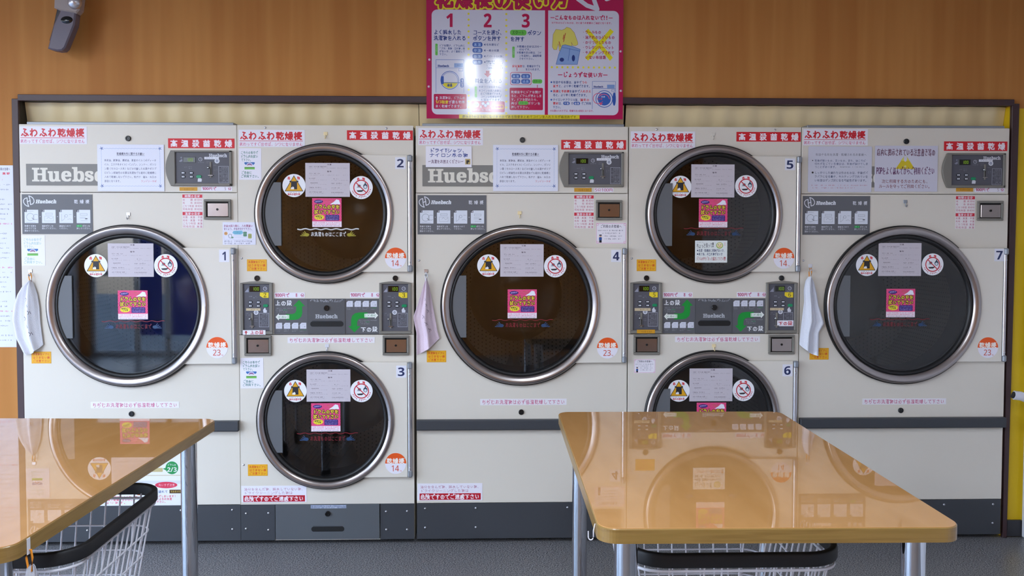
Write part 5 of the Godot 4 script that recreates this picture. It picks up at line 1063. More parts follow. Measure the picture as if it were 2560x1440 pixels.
# ---------------------------------------------------------------- printing: a sheet drawn in tenths of its own units, then made into a texture
class Sheet:
	var im: Image
	var o := Vector2()
	var k := 1.0
	var host
	func _init(h, x0: float, y0: float, x1: float, y1: float, res: float, col: Color):
		host = h; o = Vector2(x0, y0); k = res * 2.0
		im = Image.create_empty(int((x1 - x0) * k / 2) * 2, int((y1 - y0) * k / 2) * 2, false, Image.FORMAT_RGBA8)
		im.fill(col)
	func span(xa: float, xb: float, y: int, c: Color) -> void:
		var a := int(round(xa)); var b := int(round(xb))
		if b > a: im.fill_rect(Rect2i(a, y, b - a, 1), c)
	func rect(x0, y0, x1, y1, c: Color) -> void:
		var a := ((Vector2(x0, y0) - o) * k).round(); var b := ((Vector2(x1, y1) - o) * k).round()
		im.fill_rect(Rect2i(a, Vector2i(maxi(1, int(b.x - a.x)), maxi(1, int(b.y - a.y)))), c)
	func poly(pts: Array, c: Color) -> void:
		var q := []
		for p in pts: q.append((p - o) * k)
		raw_poly(q, c)
	func raw_poly(q: Array, c: Color) -> void:
		var lo := 1e9; var hi := -1e9
		for p in q: lo = minf(lo, p.y); hi = maxf(hi, p.y)
		for y in range(maxi(0, int(floor(lo))), mini(im.get_height(), int(ceil(hi)))):
			var xs := []
			var yc := y + 0.5
			for i in q.size():
				var a: Vector2 = q[i]; var b: Vector2 = q[(i + 1) % q.size()]
				if (a.y <= yc) != (b.y <= yc): xs.append(a.x + (yc - a.y) / (b.y - a.y) * (b.x - a.x))
			xs.sort()
			for i in xs.size() / 2: span(xs[i * 2], xs[i * 2 + 1], y, c)
	func ellipse(cx, cy, rx, ry, c: Color) -> void:
		var q := []
		for i in 48: q.append(Vector2(cx + cos(i * TAU / 48) * rx, cy + sin(i * TAU / 48) * ry))
		poly(q, c)
	func disc(cx, cy, r, c: Color) -> void: ellipse(cx, cy, r, r, c)
	func rrect(x0, y0, x1, y1, r, c: Color) -> void:
		var q := []
		for i in 4:
			var m := Vector2([x1 - r, x0 + r, x0 + r, x1 - r][i], [y1 - r, y1 - r, y0 + r, y0 + r][i])
			for j in 7: q.append(m + Vector2.from_angle(i * PI / 2 + j * PI / 12) * r)
		poly(q, c)
	func frame(x0, y0, x1, y1, w, c: Color) -> void:
		rect(x0, y0, x1, y0 + w, c); rect(x0, y1 - w, x1, y1, c); rect(x0, y0, x0 + w, y1, c); rect(x1 - w, y0, x1, y1, c)
	func line(a: Vector2, b: Vector2, w: float, c: Color) -> void: seg((a - o) * k, (b - o) * k, w * k * 0.5, c)
	func path(pts: Array, w: float, c: Color) -> void:
		for i in pts.size() - 1: line(pts[i], pts[i + 1], w, c)
	func arc(cx, cy, r, a0, a1, w, c: Color) -> void:
		var q := []
		for i in 25: q.append(Vector2(cx, cy) + Vector2.from_angle(lerpf(a0, a1, i / 24.0)) * r)
		path(q, w, c)
	func seg(a: Vector2, b: Vector2, r: float, c: Color) -> void:   # a round-ended pen stroke
		r = maxf(r, 0.55)
		var d := b - a
		var n := (d.orthogonal().normalized() * r) if d.length() > 0.01 else Vector2(r, 0)
		var q := [a + n, b + n, b - n, a - n]
		for y in range(maxi(0, int(floor(minf(a.y, b.y) - r))), mini(im.get_height(), int(ceil(maxf(a.y, b.y) + r)))):
			var yc := y + 0.5
			var lo := 1e9; var hi := -1e9
			for e in [a, b]:
				var h: float = r * r - (yc - e.y) * (yc - e.y)
				if h > 0.0: lo = minf(lo, e.x - sqrt(h)); hi = maxf(hi, e.x + sqrt(h))
			for i in 4:
				var s: Vector2 = q[i]; var t: Vector2 = q[(i + 1) % 4]
				if (s.y <= yc) != (t.y <= yc):
					var x: float = s.x + (yc - s.y) / (t.y - s.y) * (t.x - s.x)
					lo = minf(lo, x); hi = maxf(hi, x)
			span(lo, hi, y, c)
	func wide(ch: String) -> float: return 0.56 if ch.unicode_at(0) < 128 else 1.0
	func fit(s: String, x0: float, x1: float, y0: float, y1: float, c: Color, w := 0.085, slant := 0.0) -> void:   # a line of text that fills a box
		var total := 0.0
		for ch in s: total += wide(ch)
		var adv := (x1 - x0) / maxf(total, 1.0); var h := y1 - y0; var x := x0
		for ch in s:
			glyph(ch, x, y0 + slant * (x - x0), adv * wide(ch), h, c, w)
			x += adv * wide(ch)
	func glyph(ch: String, x: float, y: float, cw: float, h: float, c: Color, w: float) -> void:
		if ch == " " or ch == "　": return
		if ch == "●": disc(x + cw * 0.5, y + h * 0.5, minf(cw, h) * 0.36, c); return
		var st: Array = host.strokes_of(ch)
		if st.size():
			var gw := cw * 0.94; var r := minf(cw, h) * w * k * 0.5
			for s in st:
				for i in s.size() - 1:
					seg((Vector2(x + s[i].x * gw, y + s[i].y * h) - o) * k, (Vector2(x + s[i + 1].x * gw, y + s[i + 1].y * h) - o) * k, r, c)
		elif ch.unicode_at(0) < 128: latin(ch, x + cw * 0.04, y + h * 0.9, h * 0.82, c, "bold" if w > 0.1 else "plain", cw * 0.92)
		else:                                                        # too small to read in the place itself: a smudge of strokes
			for i in 3: line(Vector2(x + cw * 0.15, y + h * (0.25 + i * 0.27)), Vector2(x + cw * 0.85, y + h * (0.25 + i * 0.27)), h * 0.08, c)
			line(Vector2(x + cw * 0.5, y + h * 0.1), Vector2(x + cw * 0.5, y + h * 0.9), h * 0.08, c)
	func latin(s: String, x: float, base: float, cap: float, c: Color, face := "bold", fit_w := 0.0, fat := 0.0, slant := 0.0) -> void:
		var t: Array = host.letter_faces(s, face)
		var f: float = cap / t[1]
		var sx: float = f if fit_w <= 0.0 else fit_w / maxf(t[2] - t[4], 0.01)
		if fit_w > 0.0 and s.length() == 1: sx = minf(sx, f * 1.15)
		for off in ([Vector2()] if fat <= 0.0 else [Vector2(-fat, 0), Vector2(fat, 0), Vector2(0, -fat), Vector2(0, fat), Vector2(-fat, -fat), Vector2(fat, fat), Vector2(fat, -fat), Vector2(-fat, fat)]):
			var v: PackedVector3Array = t[0]
			for i in v.size() / 3:
				var q := []
				for j in 3:
					var p := v[i * 3 + j]
					var yy: float = p.y - t[3]
					q.append((Vector2(x + (p.x - t[4]) * sx + yy * f * slant, base - yy * f) + off / k - o) * k)
				raw_poly(q, c)
	func smudge(x0: float, x1: float, y: float, h: float, c: Color, dense := 0.8, sd := 1) -> void:   # a line of print too small to read
		var x := x0; var r := RandomNumberGenerator.new(); r.seed = sd * 7919 + int(y * 13.0)
		while x < x1 - h * 0.3:
			if r.randf() < dense:
				var n := 1 + r.randi() % 3
				for i in n: rect(x + h * 0.25 * r.randf(), y + h * ((i + 0.5) / n - 0.12 + 0.1 * r.randf()), minf(x + h * (0.5 + 0.45 * r.randf()), x1), y + h * ((i + 0.5) / n + 0.04 + 0.1 * r.randf()), c)
				var vx := x + h * (0.1 + 0.6 * r.randf())
				if r.randf() < 0.75: rect(vx, y + h * 0.3 * r.randf(), vx + h * 0.15, y + h * (0.6 + 0.4 * r.randf()), c)
			x += h * 1.02
	func done() -> ImageTexture:
		im.resize(im.get_width() / 2, im.get_height() / 2, Image.INTERPOLATE_BILINEAR)
		return ImageTexture.create_from_image(im)
var letters := {}
func letter_faces(s: String, face: String) -> Array:
	var key := s + "|" + face
	if letters.has(key): return letters[key]
	var out := []
	for word in [s, "H"]:
		var f := SystemFont.new()
		f.font_names = ["Droid Serif" if face == "serif" else "Droid Sans"]
		f.font_weight = 400 if face == "plain" else 700
		var tm := TextMesh.new()
		tm.font = f; tm.font_size = 64; tm.pixel_size = 1.0 / 64; tm.depth = 0.0; tm.curve_step = 1.5
		tm.horizontal_alignment = HORIZONTAL_ALIGNMENT_LEFT; tm.text = word
		var v := tm.get_faces()
		var lo := Vector2(1e9, 1e9); var hi := Vector2(-1e9, -1e9)
		for p in v: lo = lo.min(Vector2(p.x, p.y)); hi = hi.max(Vector2(p.x, p.y))
		out.append([v, lo, hi])
	letters[key] = [out[0][0], out[1][2].y - out[1][1].y, out[0][2].x, out[1][1].y, out[0][1].x]
	return letters[key]
# ---------------------------------------------------------------- shapes
func mat(c: Color, rough := 0.5, metal := 0.0) -> StandardMaterial3D:
	var m := StandardMaterial3D.new()
	m.albedo_color = c; m.roughness = rough; m.metallic = metal
	return m
func begin() -> SurfaceTool:
	var st := SurfaceTool.new()
	st.begin(Mesh.PRIMITIVE_TRIANGLES)
	st.set_smooth_group(-1)
	return st
func tri(st: SurfaceTool, a: Vector3, b: Vector3, c: Vector3) -> void:      # counter-clockwise from outside
	st.add_vertex(a); st.add_vertex(c); st.add_vertex(b)
func quad(st: SurfaceTool, a: Vector3, b: Vector3, c: Vector3, d: Vector3) -> void:
	tri(st, a, b, c); tri(st, a, c, d)
func bar(st: SurfaceTool, lo: Vector3, hi: Vector3, b := 0.0) -> void:       # a box with chamfered edges
	var m := (lo + hi) / 2; var h := (hi - lo) / 2
	b = minf(b, minf(h.x, minf(h.y, h.z)) * 0.9)
	var v := func(s: Vector3, ax: int) -> Vector3:
		var q := h - Vector3(b, b, b)
		q[ax] = h[ax]
		return m + s * q
	for ax in 3:
		var u := (ax + 1) % 3; var w := (ax + 2) % 3
		for sg in [1.0, -1.0]:
			var c := []
			for k in [[-1, -1], [1, -1], [1, 1], [-1, 1]]:
				var s := Vector3(); s[ax] = sg; s[u] = k[0]; s[w] = k[1]
				c.append(v.call(s, ax))
			if sg > 0: quad(st, c[0], c[1], c[2], c[3])
			else: quad(st, c[3], c[2], c[1], c[0])
	if b <= 0.0: return
	for ax in 3:                                                             # edges along ax
		var u := (ax + 1) % 3; var w := (ax + 2) % 3
		for su in [-1.0, 1.0]:
			for sw in [-1.0, 1.0]:
				var p := Vector3(); p[u] = su; p[w] = sw
				var n := p; p[ax] = -1.0; n[ax] = 1.0
				var q := [v.call(p, u), v.call(n, u), v.call(n, w), v.call(p, w)]
				if su * sw > 0: quad(st, q[3], q[2], q[1], q[0])
				else: quad(st, q[0], q[1], q[2], q[3])
	for sx in [-1.0, 1.0]:
		for sy in [-1.0, 1.0]:
			for sz in [-1.0, 1.0]:
				var s := Vector3(sx, sy, sz)
				if sx * sy * sz > 0: tri(st, v.call(s, 0), v.call(s, 1), v.call(s, 2))
				else: tri(st, v.call(s, 2), v.call(s, 1), v.call(s, 0))
func prism(st: SurfaceTool, pts: PackedVector2Array, z0: float, z1: float, b := 0.0, uv := Rect2()) -> void:   # counter-clockwise outline, extruded along z
	var n := pts.size()
	var inner := pts
	if b > 0.0:
		inner = PackedVector2Array()
		for i in n:
			var e := (pts[i] - pts[(i + n - 1) % n]).normalized(); var f := (pts[(i + 1) % n] - pts[i]).normalized()
			var nn := Vector2(-e.y, e.x) + Vector2(-f.y, f.x)
			inner.append(pts[i] + nn * b / maxf(nn.length_squared() * 0.5, 0.3))
	var idx := Geometry2D.triangulate_polygon(inner)
	for i in idx.size() / 3:
		var a := inner[idx[i * 3]]; var c := inner[idx[i * 3 + 1]]; var d := inner[idx[i * 3 + 2]]
		if (c - a).cross(d - a) < 0.0: var t := c; c = d; d = t
		for p in [a, d, c]:
			if uv.size.x > 0.0: st.set_uv(Vector2((p.x - uv.position.x) / uv.size.x, 1.0 - (p.y - uv.position.y) / uv.size.y))
			st.add_vertex(Vector3(p.x, p.y, z1))
	for i in n:
		var j := (i + 1) % n
		quad(st, Vector3(pts[i].x, pts[i].y, z0), Vector3(pts[j].x, pts[j].y, z0), Vector3(pts[j].x, pts[j].y, z1 - b), Vector3(pts[i].x, pts[i].y, z1 - b))
		if b > 0.0: quad(st, Vector3(pts[i].x, pts[i].y, z1 - b), Vector3(pts[j].x, pts[j].y, z1 - b), Vector3(inner[j].x, inner[j].y, z1), Vector3(inner[i].x, inner[i].y, z1))
	idx = Geometry2D.triangulate_polygon(pts)
	for i in idx.size() / 3:
		var a := pts[idx[i * 3]]; var c := pts[idx[i * 3 + 1]]; var d := pts[idx[i * 3 + 2]]
		if (c - a).cross(d - a) < 0.0: var t := c; c = d; d = t
		tri(st, Vector3(a.x, a.y, z0), Vector3(d.x, d.y, z0), Vector3(c.x, c.y, z0))
func lathe(st: SurfaceTool, c: Vector3, prof: Array, segs := 64, smooth := true) -> void:      # about an axis along z; profile from the outside back to the front and in
	for i in prof.size() - 1:
		if smooth: st.set_smooth_group(1)
		else: st.set_smooth_group(10 + i)
		for k in segs:
			var a := Vector2.from_angle(k * TAU / segs); var b := Vector2.from_angle((k + 1) * TAU / segs)
			var p: Vector2 = prof[i]; var q: Vector2 = prof[i + 1]
			var v := [c + Vector3(a.x * p.x, a.y * p.x, p.y), c + Vector3(b.x * p.x, b.y * p.x, p.y), c + Vector3(b.x * q.x, b.y * q.x, q.y), c + Vector3(a.x * q.x, a.y * q.x, q.y)]
			if p.x < 1e-6: tri(st, v[0], v[2], v[3])
			elif q.x < 1e-6: tri(st, v[0], v[1], v[2])
			else: quad(st, v[0], v[1], v[2], v[3])
	st.set_smooth_group(-1)
func tube(st: SurfaceTool, path: Array, rx: float, segs := 10, closed := false, ry := -1.0, up := Vector3.UP, sq := 1.0) -> void:   # an oval rod along a path
	if ry < 0.0: ry = rx
	var n := path.size()
	var rings := []
	for i in n:
		var t: Vector3 = (path[(i + 1) % n] - path[(i + n - 1) % n]) if closed else (path[mini(i + 1, n - 1)] - path[maxi(i - 1, 0)])
		t = t.normalized()
		var r := up if absf(t.dot(up)) < 0.97 else Vector3.RIGHT
		var s := t.cross(r).normalized(); var u := s.cross(t)
		var ring := []
		for k in segs:
			var cs := cos(k * TAU / segs); var sn := sin(k * TAU / segs)
			ring.append(path[i] + s * signf(cs) * pow(absf(cs), sq) * rx + u * signf(sn) * pow(absf(sn), sq) * ry)
		rings.append(ring)
	st.set_smooth_group(1 if sq > 0.9 else 1)
	for i in (n if closed else n - 1):
		var a = rings[i]; var b = rings[(i + 1) % n]
		for k in segs:
			var l := (k + 1) % segs
			quad(st, a[k], a[l], b[l], b[k])
	st.set_smooth_group(-1)
	if not closed:
		for k in range(1, segs - 1):
			tri(st, rings[0][0], rings[0][k + 1], rings[0][k]); tri(st, rings[n - 1][0], rings[n - 1][k], rings[n - 1][k + 1])
func rounded(r: Rect2, rad: float, steps := 5) -> PackedVector2Array:
	var q := PackedVector2Array()
	for i in 4:
		var m := Vector2([r.end.x - rad, r.position.x + rad, r.position.x + rad, r.end.x - rad][i], [r.end.y - rad, r.end.y - rad, r.position.y + rad, r.position.y + rad][i])
		for j in steps + 1: q.append(m + Vector2.from_angle(i * PI / 2 + j * PI / 2 / steps) * rad)
	return q
func holed(st: SurfaceTool, r: Rect2, c: Vector2, rad: float, z0: float, z1: float, segs := 72) -> void:     # a sheet with a round hole
	var angles := []
	for k in segs: angles.append(k * TAU / segs)
	for p in [r.position, r.end, Vector2(r.end.x, r.position.y), Vector2(r.position.x, r.end.y)]: angles.append(fposmod((p - c).angle(), TAU))
	angles.sort()
	var edge := func(a: float) -> Vector2:
		var d := Vector2.from_angle(a)
		var t := 1e9
		if d.x > 1e-9: t = minf(t, (r.end.x - c.x) / d.x)
		if d.x < -1e-9: t = minf(t, (r.position.x - c.x) / d.x)
		if d.y > 1e-9: t = minf(t, (r.end.y - c.y) / d.y)
		if d.y < -1e-9: t = minf(t, (r.position.y - c.y) / d.y)
		return c + d * t
	for i in angles.size():
		var a: float = angles[i]; var b: float = angles[(i + 1) % angles.size()]
		if absf(a - b) < 1e-7: continue
		var p0 := c + Vector2.from_angle(a) * rad; var p1 := c + Vector2.from_angle(b) * rad
		var e0: Vector2 = edge.call(a); var e1: Vector2 = edge.call(b)
		for z in [z1, z0]:
			var v := [Vector3(p0.x, p0.y, z), Vector3(e0.x, e0.y, z), Vector3(e1.x, e1.y, z), Vector3(p1.x, p1.y, z)]
			if z == z1: quad(st, v[0], v[1], v[2], v[3])
			else: quad(st, v[3], v[2], v[1], v[0])
		quad(st, Vector3(p0.x, p0.y, z0), Vector3(p0.x, p0.y, z1), Vector3(p1.x, p1.y, z1), Vector3(p1.x, p1.y, z0))
		quad(st, Vector3(e0.x, e0.y, z1), Vector3(e0.x, e0.y, z0), Vector3(e1.x, e1.y, z0), Vector3(e1.x, e1.y, z1))
# ---------------------------------------------------------------- objects
func build(st: SurfaceTool, called: String, m: Material, parent: Node = self) -> MeshInstance3D:
	st.generate_normals()
	var o := MeshInstance3D.new()
	o.mesh = st.commit(); o.material_override = m
	o.cast_shadow = GeometryInstance3D.SHADOW_CASTING_SETTING_ON
	return put(o, called, parent)
var taken := {}
func put(o: Node3D, called: String, parent: Node = self) -> Node3D:
	var key := str(parent.get_instance_id()) + called
	taken[key] = taken.get(key, -1) + 1
	o.name = called if taken[key] == 0 else "%s_%03d" % [called, taken[key]]
	parent.add_child(o, true)
	return o
func again(o: MeshInstance3D, called: String, at: Vector3, parent: Node) -> MeshInstance3D:   # another piece of the same shape and material
	var c := MeshInstance3D.new()
	c.mesh = o.mesh; c.material_override = o.material_override; c.position = at
	return put(c, called, parent)
func thing(called: String, label: String, category: String, at: Vector3, group := "") -> Node3D:
	var o := Node3D.new()
	o.position = at
	put(o, called)
	return tag(o, label, category, group)
func tag(o: Node3D, label: String, category: String, group := "") -> Node3D:
	o.set_meta("label", label); o.set_meta("category", category)
	if group: o.set_meta("group", group)
	return o
func structure(st: SurfaceTool, called: String, m: Material, parent: Node = self) -> MeshInstance3D:
	var o := build(st, called, m, parent)
	if parent == self: o.set_meta("kind", "structure")
	return o
func block(lo: Vector3, hi: Vector3, b := 0.0) -> SurfaceTool:
	var st := begin()
	bar(st, lo, hi, b)
	return st
func plate(r: Rect2, z0: float, z1: float, b := 0.0) -> SurfaceTool: return block(Vector3(r.position.x, r.position.y, z0), Vector3(r.end.x, r.end.y, z1), b)
func sticker(parent: Node, called: String, r: Rect2, z: float, art: String, label := "", round := 0.0, thick := 0.0009) -> MeshInstance3D:
	var st := begin()
	var pts := PackedVector2Array([r.position, Vector2(r.end.x, r.position.y), r.end, Vector2(r.position.x, r.end.y)])
	if round > 0.0: pts = rounded(r, round * minf(r.size.x, r.size.y) * 0.4999, 12 if round > 0.9 else 4)
	prism(st, pts, z - thick * 0.3, z + thick, 0.0, r)
	var o := build(st, called, printing(art), parent)
	if label: o.set_meta("label", label)
	return o
func part(parent: Node, called: String, st: SurfaceTool, m: Material, label := "") -> MeshInstance3D:
	var o := build(st, called, m, parent)
	if label: o.set_meta("label", label)
	return o
# ---------------------------------------------------------------- lettering: a small pen font, strokes on a 16 x 16 grid (two hex digits per point)
var kana := {
"あ":"24d3 61627d a6794d2c3978b7d9cc9e","い":"33364b6d7b b4c7cb","う":"62a2 3685b5d7cabd7e","え":"62a2 36b52e 798a9dde","お":"24a3 616a4d2b4988b7d9cc9d b2d5",
"か":"15b5b9ac8e7d 613e b2d6","き":"32c2 37d5 62b9 4a4c6ebd","く":"a147 47ae","け":"32293e 65e5 b1b88e","こ":"34c3 2a4dce","さ":"25d4 71b9 4a4c6ecd","し":"515b7ebdda",
"す":"14e4 91988d6f 997a69677698","せ":"16e5 b1b99a 525b6ddd","そ":"32b2 b228 28e7 a8797b9dbe","た":"14a4 613e 97d7 8b9ddd","ち":"24d4 613a 3a77b7d9cb9e6e","つ":"1594c4d7caad7e",
"て":"14e3 d3867a9dce","と":"4167 c4693a4dce","な":"14a4 613b c3e6 a6ac7e5c7aadde","に":"32293d 74d4 6a8ded","の":"846d3c285494d7cb9e","は":"31293e 65e5 b1bc9e6c8bbbed",
"ひ":"1464 643b6eadb8a4 a4c8ea","ふ":"61a2 847799ca9e6c 4a2d b9ed","へ":"1a65 65ec","ほ":"31293e 64e4 68e8 a4ac8e6c8bbced","ま":"23d3 27d7 818c5e3c6aabdd","み":"2383 835b2d2a68a9ec c69e",
"む":"14a4 515b6ecdda 593a4858 c3e6","め":"325a7c 924c2d2965a4d7db9e","も":"615b7eadca 25a5 29a9","や":"1894c4d698 436f 8195","ゆ":"323a4c 3a75b4d7cb9c7a 919a6e","よ":"818c5e3c6aacdd 85d5",
"ら":"61a3 443a77b7d9bc6e","り":"42385a b1b98e","る":"33b2 b229 2986b6dabd7e5c7b9d","れ":"414e 1555 551c 1c84b4abbdec","ろ":"33b2 b229 2976b6d9bc7e","わ":"414e 1555 551c 1c74b4d8cb9e",
"を":"24c4 613887989a e7a94b4d6ede","ん":"712e 2e58787b9ecdea"}
var kata := {
"ア":"23d3a7 857a3e","イ":"c218 757e","ウ":"7174 3834d4d79c5e","エ":"33d3 838d 1ded","オ":"15e5 919e7d 953c","カ":"15d5cc9d 612e","キ":"34c3 28e7 61ae","ク":"6118 53d3b94e","ケ":"5118 45e5 a5a94e","コ":"33d3dd 2ddd",
"サ":"15e5 515a b1b95e","シ":"3254 1748 2e9be4","ス":"33c3952e 89ed","セ":"16e4b9 515c6dde","ソ":"2247 d2b94e","タ":"6118 53d3b94e 58ab","チ":"c243 17e7 838a4e","ツ":"2236 6275 d2b94e","テ":"42c2 16e6 868a4e","ト":"515e 56ca",
"ナ":"15e5 818a4e","ニ":"34c4 1ded","ヌ":"33d3a92e 47bd","ネ":"7183 24c41a 878e 99db","ノ":"c2a94e","ハ":"632c a2dd","ヒ":"414c6ddd 48d5","フ":"23d3b94e","ヘ":"1a65ec","ホ":"15e5 818e6d 471b b7ed",
"マ":"23e38a 579c","ミ":"42c4 47b9 3bdd","ム":"712cdc a8ee","メ":"c12e 45be","モ":"33c3 17e7 737c8dcd","ヤ":"18e5b9 418e","ユ":"34b4ad 1ded","ヨ":"33d3de 38d8 2ddd","ラ":"32c2 25d5b94e","リ":"414a c1c95e","ル":"52581e a2ade8","レ":"414de8","ロ":"33d3dd3d33","ワ":"2723d3c85e","ン":"2355 2e9ce4",
"ー":"18e8","、":"2b4e","。":"2c2e4e4c2c","・":"7788","「":"a161 6168","」":"9e5e 9e97","〜":"1956a8e5","※":"22dd d22d 7273 7d7e 2737 c7d7","々":"6118 53d3a84c 6bac"}
